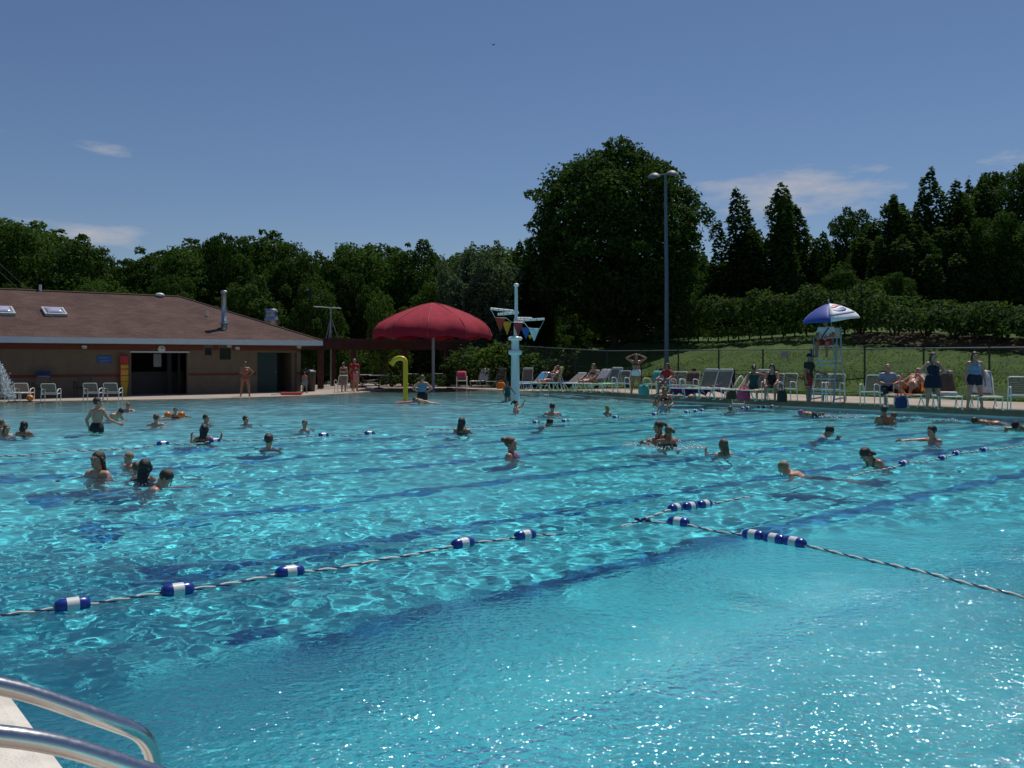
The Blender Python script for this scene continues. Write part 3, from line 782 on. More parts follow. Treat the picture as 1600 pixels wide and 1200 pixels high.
            child({'onepiece': 'swimsuit', 'tank': 'tank_top', 'dress': 'swim_dress'}[kind], fld0, fld, m)
            sb = MB()
            for sg in (-1, 1):
                pts = [Q_(sg*.048, .056, .232), Q_(sg*.052, .036, .272), Q_(sg*.053, 0, .303), Q_(sg*.050, -.034, .278), Q_(sg*.046, -.052, .232)]
                sb.tube(pts, .011*s, 6)
            sb.build('strap', m, o)
        elif kind == 'tshirt':
            fld = Field(torso+[armp[0], armp[3]], vox)
            X, Y, Z = fld.grid((slice(None),)*3); G = np.stack([X, Y, Z], -1)
            D = fld.cut([(Q_(0, 0, .292), tu), (P(0, 0, -.025), -tu)], off_+.004)
            for sg in (1, -1):
                sh, el, wr, up, fo = arms[sg]; a = (G-np.array(sh+up*.095*s))@np.array(up)
                reg = np.linalg.norm(G-np.array(el), axis=-1) < .10*s; D = np.where(reg, np.maximum(D, a), D)
            child('shirt', D, fld, m)
        elif kind == 'sash':
            pts = [Q_(-.075, .058, .275), Q_(-.02, .088, .20), Q_(.05, .085, .10), Q_(.085, .03, .03)]
            MB().tube(pts, .010*s, 6).build('strap', m, o)
        elif kind == 'goggles':
            gb_ = MB()
            gb_.tube([T(-.047, 0, .006), T(-.034, .042, .006), T(0, .056, .006), T(.034, .042, .006), T(.047, 0, .006)], .009*s, 6); gb_.build('goggles', m, o)
    return o
# ------------------------------------------------------------------ bath house
m_block = mat('tan split block', (.20, .145, .095), .9, var=.10, scale=2.2, bump=.5, bscale=18)
m_redband = mat('red brick band', (.19, .050, .032), .85, var=.15, scale=8, bump=.3)
m_fascia = mat('white painted fascia', (.62, .64, .66), .5, var=.05, scale=2)
m_soffit = mat('soffit', (.30, .27, .23), .8)
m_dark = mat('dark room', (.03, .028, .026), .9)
m_green = mat('green door paint', (.014, .036, .031), .55, var=.12)
m_glass_dark = mat('dark window glass', (.02, .022, .025), .08, spec=.6)
m_galv = mat('galvanised steel', (.38, .41, .45), .38, metal=.85, var=.18, scale=12)
m_lamp_white = mat('white lamp housing', (.72, .72, .70), .4)
m_white = mat('white powder coat', (.78, .78, .76), .4, var=.05)
# shingle roof: courses of tabs
m_roof, t, b = new_mat('brown shingles'); sset(b, 'Roughness', .95); sset(b, 'Specular IOR Level', .2)
tc = N(t, 'ShaderNodeTexCoord'); br = N(t, 'ShaderNodeTexBrick'); mp = N(t, 'ShaderNodeMapping')
t.links.new(tc.outputs['UV'], mp.inputs[0]); t.links.new(mp.outputs[0], br.inputs['Vector'])
br.inputs['Scale'].default_value = 1.0; br.inputs['Brick Width'].default_value = .32; br.inputs['Row Height'].default_value = .14; br.inputs['Mortar Size'].default_value = .008
br.inputs['Color1'].default_value = (.125, .074, .062, 1); br.inputs['Color2'].default_value = (.090, .055, .047, 1); br.inputs['Mortar'].default_value = (.05, .032, .028, 1)
nz = N(t, 'ShaderNodeTexNoise'); nz.inputs['Scale'].default_value = .9; nz.inputs['Detail'].default_value = 7; t.links.new(tc.outputs['Object'], nz.inputs['Vector'])
mr = N(t, 'ShaderNodeMapRange'); mr.inputs['From Min'].default_value = .3; mr.inputs['From Max'].default_value = .7; mr.inputs['To Min'].default_value = .78; mr.inputs['To Max'].default_value = 1.22; t.links.new(nz.outputs['Fac'], mr.inputs['Value'])
mx = N(t, 'ShaderNodeVectorMath', operation='SCALE'); t.links.new(br.outputs['Color'], mx.inputs[0]); t.links.new(mr.outputs[0], mx.inputs['Scale']); t.links.new(mx.outputs[0], b.inputs['Base Color'])
bp = N(t, 'ShaderNodeBump'); bp.inputs['Strength'].default_value = .5; bp.inputs['Distance'].default_value = .012; t.links.new(br.outputs['Fac'], bp.inputs['Height']); bp.invert = True; t.links.new(bp.outputs[0], b.inputs['Normal'])

# local frame of the building: x = along the pool's width (s), y = away from the pool (t), origin on the deck at wall's near-pool line s=21.4
WALL_T, WALL_S1, WALL_S0, EAVE_T, EAVE_S1 = 43.35, 21.2, -9.0, 42.45, 22.15
bh = thing('bath_house', 'low tan bath house with a brown shingle hip roof and white fascia beside the pool', 'building', st(WALL_S1, WALL_T, .02), math.atan2(UY, UX))
# local: x negative runs along the wall; y positive goes back
def bl(s, t, z): return V((s-WALL_S1, t-WALL_T, z-.02))
def col_s(px, t=WALL_T):         # s of the picture column px on the wall plane
    p = ray_t(px, t, 0); return to_st(p.x, p.y)[0]
zt = 2.34                        # wall top
DOOR = (col_s(205), col_s(293)); LOUV = (col_s(402), col_s(470)); W1 = (col_s(320), col_s(331)); W2 = (col_s(343), col_s(361))
def zrow(px, y, t=WALL_T):
    q = (px-800)/FL; Y = t/(EX*q+EY); return CZ+(HY-y)/FL*Y
def wall_seg(mb, s0, s1, z0, z1, t0=WALL_T, th=.2, mi=0):
    mb.box(bl((s0+s1)/2, t0+th/2, (z0+z1)/2), (s1-s0, th, z1-z0), None, mi)
wb = MB(); dtop = zrow(250, 551); wtop = zrow(350, 543); wb2 = zrow(350, 562); w1b = zrow(325, 555); ltop = zrow(436, 551)
for (s0, s1, z0, z1) in ((WALL_S0, DOOR[0], 0, zt), (DOOR[0], DOOR[1], dtop, zt), (DOOR[1], W1[0], 0, zt), (W1[0], W1[1], 0, w1b), (W1[0], W1[1], wtop, zt), (W1[1], W2[0], 0, zt),
                         (W2[0], W2[1], 0, wb2), (W2[0], W2[1], wtop, zt), (W2[1], LOUV[0], 0, zt), (LOUV[0], LOUV[1], ltop, zt), (LOUV[1], WALL_S1, 0, zt)):
    wall_seg(wb, s0, s1, z0, z1)
DEP = 9.0
wb.box(bl(WALL_S1-.1, WALL_T+.2+DEP/2-.1, zt/2), (.2, DEP-.2, zt)); wb.box(bl((WALL_S0+WALL_S1)/2, WALL_T+DEP+.1, zt/2), (WALL_S1-WALL_S0, .2, zt))
wb.box(bl(WALL_S0+.1, WALL_T+.2+DEP/2-.1, zt/2), (.2, DEP-.2, zt))
wb.build('wall', m_block, bh)
# bands of red block, 3 mm proud
rb = MB(); zb0, zb1 = zrow(350, 547.5), zt
for (s0, s1) in ((WALL_S0, W1[0]-.05), (W1[1]+.05, W2[0]-.05), (W2[1]+.05, WALL_S1)):
    rb.box(bl((s0+s1)/2, WALL_T-.004, (max(zb0, dtop+.06)+zb1)/2), (s1-s0, .02, zb1-max(zb0, dtop+.06)))
zm0, zm1 = zrow(390, 586), zrow(390, 582)
for (s0, s1) in ((WALL_S0, DOOR[0]-.06), (DOOR[1]+.06, LOUV[0]-.05), (LOUV[1]+.05, WALL_S1)): rb.box(bl((s0+s1)/2, WALL_T-.004, (zm0+zm1)/2), (s1-s0, .02, zm1-zm0))
rb.build('red_band', m_redband, bh)
# block joints on the end pier
lt = MB(); lt.box(bl((DOOR[0]+DOOR[1])/2, WALL_T-.03, dtop+.03), (DOOR[1]-DOOR[0]+.12, .09, .07)); lt.build('lintel', m_fascia, bh)
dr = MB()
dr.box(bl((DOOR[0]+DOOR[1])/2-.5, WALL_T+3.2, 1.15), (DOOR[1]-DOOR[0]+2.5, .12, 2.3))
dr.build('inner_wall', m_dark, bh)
ct = MB(); ct.box(bl((DOOR[0]+DOOR[1])/2+.3, WALL_T+1.6, .52), (2.6, .6, 1.0)); ct.box(bl((DOOR[0]+DOOR[1])/2+.3, WALL_T+1.55, 1.045), (2.7, .75, .05)); ct.build('counter', mat('dark counter', (.06, .045, .04), .6), bh)
for k, sx in enumerate((DOOR[0]+1.9, DOOR[1]-.75, DOOR[1]-.25)):
    pb = MB(); pb.box(bl(sx, WALL_T+.45, dtop/2), (.10, .10, dtop)); pb.build('post', m_dark, bh)
# green double doors, one leaf standing open on a dark store
g = MB(); mid = (LOUV[0]+LOUV[1])/2-.1
g.box(bl((LOUV[0]+mid)/2, WALL_T+.06, ltop/2), (mid-LOUV[0]-.02, .06, ltop-.02))
for k in range(4): g.box(bl((LOUV[0]+mid)/2, WALL_T+.025, .35+k*.48), (mid-LOUV[0]-.25, .02, .05))
d1 = g.build('door', m_green, bh); MB().ball(bl(mid-.12, WALL_T-.0, 1.0), .04).build('handle', m_galv, d1)
g = MB(); g.box(bl(LOUV[1]-.05, WALL_T+.28, ltop/2), (.05, .55, ltop-.02)); g.build('door', m_green, bh)
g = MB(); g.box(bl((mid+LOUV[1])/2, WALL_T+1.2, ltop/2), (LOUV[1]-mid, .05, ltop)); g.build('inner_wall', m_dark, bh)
for (a, c_, z0, z1) in ((W1[0], W1[1], w1b, wtop), (W2[0], W2[1], wb2, wtop)):
    f = MB(); e_ = .04
    for (sx, zc, dx, dz_) in (((a+c_)/2, z0+e_/2, c_-a, e_), ((a+c_)/2, z1-e_/2, c_-a, e_), (a+e_/2, (z0+z1)/2, e_, z1-z0-2*e_), (c_-e_/2, (z0+z1)/2, e_, z1-z0-2*e_)): f.box(bl(sx, WALL_T+.08, zc), (dx, .06, dz_))
    fo = f.build('window', mat('bronze frame', (.05, .04, .035), .5), bh)
    MB().box(bl((a+c_)/2, WALL_T+.09, (z0+z1)/2), (c_-a-2*e_, .015, z1-z0-2*e_)).build('pane', m_glass_dark, fo)
# roof with its own UV in metres so that the courses follow each slope
HH = 5.36; EB = EAVE_T+2*HH; ez = 2.60; rz_ = 4.88; S0e = WALL_S0-.9
A = bl(S0e, EAVE_T, ez); B = bl(EAVE_S1, EAVE_T, ez); Cc = bl(EAVE_S1, EB, ez); Dd = bl(S0e, EB, ez)
R0 = bl(S0e+HH, EAVE_T+HH, rz_); R1 = bl(EAVE_S1-HH, EAVE_T+HH, rz_)
rm = bpy.data.meshes.new('roof'); rm.from_pydata([A, B, Cc, Dd, R0, R1], [], [(0, 1, 5, 4), (1, 2, 5), (2, 3, 4, 5), (3, 0, 4)]); rm.update()
uv = rm.uv_layers.new(name='uv'); cs = math.hypot(HH, rz_-ez)/HH
for p in rm.polygons:
    for li in p.loop_indices:
        q = rm.vertices[rm.loops[li].vertex_index].co
        uv.data[li].uv = (q.x, q.y*cs) if p.index in (0, 2) else (q.y, q.x*cs)
roof = link_mesh('roof', rm, m_roof, bh)
fb = MB()
for (p, q2) in ((A, B), (B, Cc), (Cc, Dd), (Dd, A)):
    d = (q2-p).normalized(); n_ = V((d.y, -d.x, 0)); m = (p+q2)/2; ln = (q2-p).length
    fb.box(m+V((0, 0, -.125))+n_*.015, (ln+.06, .03, .25) if abs(d.x) > .5 else (.03, ln-.004, .25))
fb.build('fascia', m_fascia, bh)
sf_ = MB(); sf_.box(bl((S0e+EAVE_S1)/2, (EAVE_T+EB)/2, 2.36), (EAVE_S1-S0e-.1, EB-EAVE_T-.1, .03)); sf_.build('soffit', m_soffit, bh)
rc = MB(); rc.tube([R0+V((0, 0, .01)), R1+V((0, 0, .01))], .05, 6); rc.tube([R1+V((0, 0, .01)), B+V((0, 0, .01))], .045, 6); rc.tube([R1, Cc], .045, 6); rc.build('ridge_cap', mat('ridge shingles', (.09, .05, .042), .9), roof)
rn = (B-A).cross(R0-A).normalized()
if rn.z < 0: rn = -rn
def on_roof(px, py):             # point of the front slope seen at a pixel (building local)
    Mi = Matrix.Rotation(-math.atan2(UY, UX), 3, 'Z'); o0 = Mi @ (V((0, 0, CZ))-bh.location); dl = Mi @ V(((px-800)/FL, 1, (HY-py)/FL))
    k = (A-o0).dot(rn)/dl.dot(rn); return o0+dl*k
slope = math.atan2(rz_-ez, HH); RS = Matrix.Rotation(slope, 3, 'X')
m_dome = mat('skylight dome', (.50, .48, .62), .06, spec=.9, coat=.6)
for (px, py) in ((84.5, 489), (3, 487.5)):
    p = on_roof(px, py); sk_ = MB()
    for (dx, dy, wx, wy) in ((0, -.40, .92, .08), (0, .40, .92, .08), (-.42, 0, .08, .72), (.42, 0, .08, .72)): sk_.box(p+RS @ V((dx, dy, .06)), (wx, wy, .14), RS)
    so = sk_.build('skylight', mat('skylight kerb', (.42, .43, .42), .5), roof)
    dm = MB(); rows = [[p+RS @ V((x, y, .10+.13*(1-(x/.38)**4)*(1-(y/.36)**4))) for x in np.linspace(-.38, .38, 9)] for y in np.linspace(-.36, .36, 9)]
    dm.sheet(rows[::-1], 0, .012); dm.build('dome', m_dome, so)
fl = MB(); p = on_roof(350, 514); top = 1.84
fl.lathe([(.15, -.1), (.15, .22), (.21, .26), (.21, .30), (.125, .34), (.125, top-.12), (.16, top-.11), (.165, top), (.12, top+.03), (.001, top+.04)], p, 16); flue = fl.build('flue_pipe', m_galv, roof)
MB().box(p+V((.07, -.1, .33)), (.16, .1, .16)).build('flashing', m_lamp_white, flue)
p = on_roof(324, 494); MB().cyl(p, p+V((0, 0, .28)), .045).build('vent_pipe', m_lamp_white, roof)
p = R1+V((-1.0, 0, 0)); MB().lathe([(.05, -.05), (.22, .0), (.24, .06), (.16, .14), (.001, .17)], p, 14).build('round_vent', m_lamp_white, roof)
p = R1+V((-6.55, 0, 0)); MB().cyl(p+V((0, 0, -.1)), p+V((0, 0, .30)), .06, n=8).build('vent_pipe', m_lamp_white, roof)
tv = MB(); q = ray_t(424, EAVE_T+2*HH-3.0, 0); Mi = Matrix.Rotation(-math.atan2(UY, UX), 3, 'Z'); pl_ = Mi @ (V((q.x, q.y, 0))-V((bh.location.x, bh.location.y, 0)))
dgt = math.hypot(q.x, q.y)*math.cos(math.atan2(abs(q.x), q.y)); z0 = CZ+(HY-507)/FL*q.y-.02; z1 = CZ+(HY-483)/FL*q.y-.02
tv.lathe([(.40, z0-.9), (.40, z0+.15), (.42, z0+.16), (.42, z0+.30), (.36, z0+.36), (.36, z1-.22), (.39, z1-.18), (.33, z1-.10), (.33, z1), (.001, z1+.02)], (pl_.x, pl_.y, 0), 18); tv.build('exhaust_fan', m_galv, roof)
for (px, py) in ((131, 541.5), (370, 543.5), (466, 541.5), (357, 540)):
    s_ = col_s(px); z = zrow(px, py); lb_ = MB(); lb_.box(bl(s_, WALL_T-.07, z), (.22, .12, .12), None, 0, .03); lb_.box(bl(s_, WALL_T-.10, z-.075), (.18, .10, .03), None, 0)
    lb_.build('wall_lamp', m_lamp_white, bh)
# clock, blue notice, paper sign: each hangs on the building
s_ = col_s(252); z = zrow(252, 545.5)
ck = thing('wall_clock', 'round white wall clock above the wide doorway of the bath house', 'clock', st(s_, WALL_T-.03, z), math.atan2(UY, UX))
cf = MB(); CR = Matrix.Rotation(R(90), 4, 'X'); cf.lathe([(.001, .05), (.15, .05), (.175, .03), (.18, 0), (.001, 0)], (0, 0, 0), 24, M=CR); cf.build('face', m_lamp_white, ck)
hd = MB(); hd.box((.04, -.056, .03), (.02, .006, .12), Matrix.Rotation(R(50), 3, 'Y')); hd.box((-.01, -.056, .06), (.016, .006, .13), Matrix.Rotation(R(-10), 3, 'Y')); hd.build('hand', m_dark, ck)
s_ = col_s(163); z = zrow(163, 561.5)
bs = MB(); bs.box((0, 0, 0), (.62, .02, .34), None, 0, .006); bs.box((-.06, -.014, .07), (.40, .004, .05), None, 1); bs.box((.02, -.014, -.05), (.46, .004, .03), None, 1); bs.box((-.04, -.014, -.11), (.34, .004, .03), None, 1)
o = bs.build('notice_sign', [mat('blue sign paint', (.035, .10, .30), .45), mat('pale blue lettering', (.10, .20, .42), .5)]); o.location = st(s_, WALL_T-.02, z); o.rotation_euler = (0, 0, math.atan2(UY, UX)); tag(o, 'small blue notice board on the tan wall of the bath house', 'sign')
o = MB().box((0, 0, 0), (.36, .01, .62), None, 0).build('paper_notice', mat('pale paper', (.42, .42, .43), .8)); p = st(col_s(246, WALL_T+1.0), WALL_T+1.0, zrow(246, 563, WALL_T+1.0)); o.location = p; o.rotation_euler = (0, 0, math.atan2(UY, UX)); tag(o, 'pale paper notice hanging inside the dark doorway', 'notice')
# rescue boards stacked upright beside the doorway
rb_ = thing('rescue_board', 'tall red and yellow rescue board leaning beside the wide doorway', 'rescue board', st(col_s(193)-.02, WALL_T-.16, .03), math.atan2(UY, UX))
m_ry = mat('rescue yellow', (.62, .36, .02), .5); m_rr = mat('rescue red', (.45, .03, .03), .5)
q = MB(); q.box((0, 0, 1.0), (.38, .09, .80), None, 0, .04); q.build('board', m_ry, rb_)
q = MB(); q.box((0, 0, 1.62), (.40, .10, .42), None, 0, .05); q.box((0, .0, 1.19), (.395, .105, .05), None, 0); q.box((0, 0, .90), (.395, .105, .04), None, 0); q.box((-.17, -.0, 1.0), (.06, .11, .82), None, 0, .02); q.build('trim', m_rr, rb_)
q = MB(); q.prism([(-.16, -.045, .60), (.16, -.045, .60), (.10, -.045, .0), (-.06, -.045, .0)], (0, .09, 0)); q.build('tail', m_ry, rb_)
# bins by the wall
def trash_can(px, py, h, r, label, col):
    p = onz(px, py, .02); o = thing('trash_can', label, 'bin', p)
    MB().lathe([(.001, 0), (r*.86, 0), (r, h*.88), (r*1.04, h*.9), (r*1.04, h*.94), (r*.9, h*.95)], (0, 0, 0), 18).build('barrel', col, o)
    MB().lathe([(r*1.05, h*.94), (r*.98, h*1.0), (r*.5, h*1.05), (.001, h*1.06)], (0, 0, 0), 18).build('lid', mat('bin lid', (.14, .14, .15), .5), o)
    return o
m_bin = mat('black bin plastic', (.02, .02, .022), .5)
trash_can(322, 614.3, 1.0, .36, 'dark round bin against the wall under the small window', m_bin)
trash_can(483, 611.5, 1.05, .34, 'dark bin at the corner of the bath house behind the small boy', m_bin)

# ------------------------------------------------------------------ pergola of dark red timber
m_timber = mat('dark red timber', (.085, .028, .020), .8, var=.25, scale=5, bump=.4)
PT = 46.2                        # its front beam runs on with the wall of the bath house
pg = thing('pergola', 'dark red timber pergola between the bath house and the hedge', 'pergola', st(22.2, PT, .03), math.atan2(UY, UX))
s_end = to_st(*ray_t(716, PT, 0).xy)[0]-22.2
def pgz(px, y): q = ray_t(px, PT, 0).y; return CZ+(HY-y)/FL*q-.03
z0, z1 = pgz(600, 546), pgz(600, 534)
q = MB(); q.box((s_end/2, 0, (z0+z1)/2), (s_end+1.0, .12, z1-z0)); q.box((s_end/2, 4.5, (z0+z1)/2), (s_end+1.0, .12, z1-z0)); q.build('beam', m_timber, pg)
q = MB()
for k in range(26): q.box((-.3+k*(s_end+.6)/25, 2.2, z1+.075), (.05, 6.2, .15))
q.build('rafters', m_timber, pg)
for px in (501, 523, 552, 579, 632, 664, 698):
    sx = to_st(*ray_t(px, PT, 0).xy)[0]-22.2
    if px in (523, 579, 664): MB().box((sx, 4.5, z0/2), (.22, .22, z0)).build('post', m_timber, pg)
    else: MB().box((sx, 0, z0/2), (.26, .26, z0)).build('post', m_timber, pg)

# ------------------------------------------------------------------ big red shade umbrella
m_canvas = mat('red canvas', (.33, .009, .030), .92, var=.16, scale=3, bump=.25, bscale=25)
m_pole = mat('grey pole paint', (.42, .44, .46), .4)
YU = 50.5; pb_ = at(677, 606, YU); pb_.z = .03
um = thing('shade_umbrella', 'giant red canvas mushroom umbrella on a grey pole at the far end of the pool', 'umbrella', pb_)
kx = YU/FL; Rr = 95*kx; zt_, zs, zb_ = CZ+(HY-473.5)*kx-.03, CZ+(HY-500)*kx-.03, CZ+(HY-531)*kx-.03
NPAN = 10; rows = []; nseg = 8
da, db_ = zt_-zs, zs-zb_
prof = [(.02, zt_), (.20, zt_-.13*da), (.42, zt_-.40*da), (.64, zt_-.72*da), (.80, zt_-da), (.90, zs-.20*db_), (.965, zs-.45*db_), (1.0, zs-.75*db_), (.995, zb_)]
cv = []
for i, (r, z) in enumerate(prof):
    row = []
    for k in range(NPAN*nseg+1):
        a = 2*math.pi*k/(NPAN*nseg)+.31; f = (k % nseg)/nseg; sag = 1-abs(2*f-1)
        rr = r*Rr*(1-.050*sag*min(1, r*1.2)); zz = z-.05*sag*r
        if i == len(prof)-1: zz = z+.17*sag+.10*max(0, 1-abs(2*f-1)*2.2)*0
        zz += .022*math.sin(f*math.pi*7+i*1.7+k*.13)*r; rr *= 1+.006*math.sin(f*math.pi*12+i*2.1+k)
        row.append((rr*math.cos(a), rr*math.sin(a), zz))
    cv.append(row)
MB().sheet(cv, 0, .012).build('canopy', m_canvas, um)
q = MB()
for k in range(NPAN):
    a = 2*math.pi*k/NPAN+.31; q.tube([(r*Rr*1.002*math.cos(a), r*Rr*1.002*math.sin(a), z+.012) for r, z in prof], .014, 5)
q.build('seam', mat('red seam', (.44, .05, .06), .7), um)
q = MB(); q.tube([(0, 0, -.03), (0, 0, zt_-.15)], .085, 14); q.build('pole', m_pole, um)
q = MB()
for k in range(NPAN):
    a = 2*math.pi*k/NPAN+.31; q.tube([(0, 0, zt_-.35), (.78*Rr*math.cos(a), .78*Rr*math.sin(a), zs-.35)], .03, 6)
q.build('ribs', m_pole, um)
q = MB(); q.lathe([(.001, .0), (.30, 0), (.30, .03), (.1, .05)], (0, 0, 0), 18); q.build('base_plate', m_pole, um)

# ------------------------------------------------------------------ spray features in the water
m_yel = mat('yellow gloss paint', (.74, .45, .012), .3, var=.05)
p = onz(633.5, 627); yp = thing('spray_pipe', 'yellow candy cane spray pipe standing in the shallow water', 'water spray', (p.x, p.y, -.35))
ky = p.y/FL; zt2 = (HY-560)*ky+CZ+.35
q = MB(); q.tube(fillet([(0, 0, 0), (0, 0, zt2), (-.37, 0, zt2+.02), (-.56, 0, zt2-.24)], .20, 6), .094, 16); q.build('pipe', m_yel, yp)
q = MB(); a_, b_ = V((-.535, 0, zt2-.205)), V((-.568, 0, zt2-.250)); q.tube([a_, b_], .105, 16); q.build('nozzle', m_yel, yp)
q = MB(); q.lathe([(.001, .0), (.26, 0), (.26, .03), (.001, .03)], (0, 0, 0), 16); q.build('flange', m_yel, yp)
m_mast = mat('pale blue gloss paint', (.66, .73, .76), .3, var=.05); m_mw = mat('white gloss paint', (.80, .82, .82), .3, var=.04)
p = onz(805, 624.5); YM = p.y; km = YM/FL
ms = thing('spray_mast', 'tall pale ship mast spray feature with white yards in the pool', 'water spray', (p.x, p.y, 0))
mz = lambda y: CZ+(HY-y)*km
q = MB(); q.lathe([(.19, -.8), (.165, mz(551)), (.155, mz(530)), (.15, mz(529))], (0, 0, 0), 20); q.build('column', m_mast, ms)
q = MB(); q.lathe([(.165, mz(555)), (.27, mz(553.5)), (.29, mz(549)), (.26, mz(547.5)), (.15, mz(547))], (0, 0, 0), 22); q.build('collar', m_mast, ms)
q = MB(); q.lathe([(.15, mz(532)), (.27, mz(531.5)), (.30, mz(529)), (.26, mz(526.5)), (.08, mz(525))], (0, 0, 0), 22); q.build('collar', m_mw, ms)
q = MB(); q.lathe([(.098, mz(526)), (.095, mz(500)), (.070, mz(496)), (.064, mz(447))], (.04, 0, 0), 16); q.build('topmast', m_mast, ms)
q = MB(); q.lathe([(.065, mz(448)), (.11, mz(446.5)), (.11, mz(445)), (.07, mz(443)), (.001, mz(442.4))], (.045, 0, 0), 16); q.build('cap', m_mw, ms)
for (x0, y0, d0, x1, y1, d1, r) in ((767, 483.5, -.5, 806, 486.5, 0, .05), (778, 490.5, .4, 810, 488.5, 0, .05), (805, 497, 0, 831, 496.5, .6, .045), (808, 501, 0, 850, 499, -.4, .045)):
    a, b_ = V(((x0-805)*km, d0, mz(y0))), V(((x1-805)*km, d1, mz(y1))); yq = MB(); yq.tube([a, b_], r, 10); yo = yq.build('yard', m_mw, ms)
    for f in (.08, .28, .5, .72):
        c_ = a.lerp(b_, f); c2 = a.lerp(b_, f+.02); MB().tube([c_, c2], r*1.18, 10).build('ring', mat('grey ring', (.30, .32, .33), .5), yo)
FLAG = {'red': (.50, .05, .03), 'yellow': (.72, .36, .02), 'crimson': (.38, .05, .05), 'blue': (.02, .12, .42), 'white': (.62, .76, .76), 'small yellow': (.72, .5, .03)}
for (cname, cx, y0, y1, hw, dd) in (('red', 782, 498, 518, 8, -.9), ('yellow', 792.5, 503.5, 523, 7, -.5), ('crimson', 809.5, 504, 525.5, 8, -.3), ('blue', 822, 511, 529, 8, .3), ('white', 834, 514, 533, 8.3, -.6), ('small yellow', 829, 523, 529, 3, .7)):
    n_ = 6; rows = []
    for i in range(n_+1):
        f = i/n_; wv_ = hw*(1-f)+.25
        rows.append([((cx-805+wv_*u)*km, dd+.05*math.sin(3*f+u*2), mz(y0+(y1-y0)*f)) for u in (-1, -.5, 0, .5, 1)])
    o = MB().sheet(rows, 0, .008).build('pennant', mat(cname+' pennant cloth', FLAG[cname], .7)); o.location = ms.location
    tag(o, '%s triangular pennant hanging on the line round the pale mast' % cname, 'pennant', 'pennants on the mast')
q = MB(); pts = []
for (cx, y0, dd) in ((767, 484, -.7), (774, 497.5, -.9), (790, 498, -.9), (799, 503.5, -.5), (801, 503.8, -.35), (818, 504, -.3), (826, 513.5, -.6), (843, 514, -.6), (850, 500, -.4)): pts.append(((cx-805)*km, dd, mz(y0)))
o = q.tube(pts, .008, 5).build('pennant_line', m_mw); o.location = ms.location; tag(o, 'thin white line carrying the pennants round the mast', 'line')

# ------------------------------------------------------------------ flood light pole and other poles
m_lp = mat('blue grey pole paint', (.10, .14, .21), .45, var=.08)
p = on_s(1041.5, 36.2, 0); p.z = gz(p); YL = p.y; kl = YL/FL
lp = thing('light_pole', 'tall slim blue grey floodlight pole standing on the lawn behind the fence', 'light pole', p)
ztop = CZ+(HY-273)*kl-p.z
MB().tube([(0, 0, -.2), (0, 0, ztop*.5), (-.06, 0, ztop)], [.125, .10, .07], 14).build('pole', m_lp, lp)
ar = MB(); ar.tube([(-.72, .1, ztop-.02), (.35, -.1, ztop+.04)], .03, 8); ar.build('arm', m_lp, lp)
for (dx, dy, tz) in ((-.62, .12, -.10), (.30, -.1, -.02)):
    lh = MB(); RT = Matrix.Rotation(R(22), 4, 'X') @ Matrix.Rotation(R(8 if dx > 0 else -8), 4, 'Y')
    lh.lathe([(.001, .15), (.13, .14), (.25, .07), (.33, -.02), (.34, -.05), (.30, -.05)], (0, 0, 0), 18, M=Matrix.Translation((dx, dy, ztop+tz+.06)) @ RT)
    lo_ = lh.build('lamp_head', mat('floodlight shell', (.20, .215, .23), .55, metal=.2), lp)
    lz = MB(); lz.lathe([(.295, -.052), (.001, -.075)], (0, 0, 0), 18, M=Matrix.Translation((dx, dy, ztop+tz+.06)) @ RT); lz.build('lens', mat('lamp lens', (.35, .36, .36), .15), lo_)
p = at(485, 560, 60); p.z = gz(p)-.05; k_ = 60/FL
up_ = thing('utility_pole', 'dark wooden utility pole among the trees behind the bath house roof', 'utility pole', p)
MB().tube([(0, 0, 0), (0, 0, CZ+(HY-452)*k_-p.z)], [.15, .11], 10).build('pole', mat('dark pole timber', (.035, .03, .03), .9), up_)
MB().tube([(0, 0, CZ+(HY-456)*k_-p.z), (-.25, 0, CZ+(HY-452)*k_-p.z)], .05, 8).build('bracket', mat('dark bracket', (.06, .06, .06), .6), up_)
kx_ = 56/FL; p = at(517, 535, 56)
p.z = gz(p)
an = thing('antenna', 'spindly tripod antenna mast with a cross bar behind the pergola', 'antenna', p); zz = lambda y: CZ+(HY-y)*kx_-p.z
q = MB(); q.tube([(0, 0, 0), (0, 0, zz(480))], .045, 6); q.build('pole', m_galv, an)
q = MB(); q.tube([(-27*kx_, 0, zz(479)), (16*kx_, 0, zz(482))], .03, 6)
for f in (-22, -12, -4, 6, 12): q.tube([(f*kx_, -.3, zz(480)), (f*kx_, .3, zz(480))], .012, 5)
q.build('cross_bar', mat('pale metal bar', (.55, .56, .56), .5), an)
for (dx, dy) in ((-13, .5), (13, .4), (0, -.8)):
    MB().tube([(0, 0, zz(495)), (dx*kx_, dy, zz(535)-.2)], .03, 6).build('strut', m_galv, an)

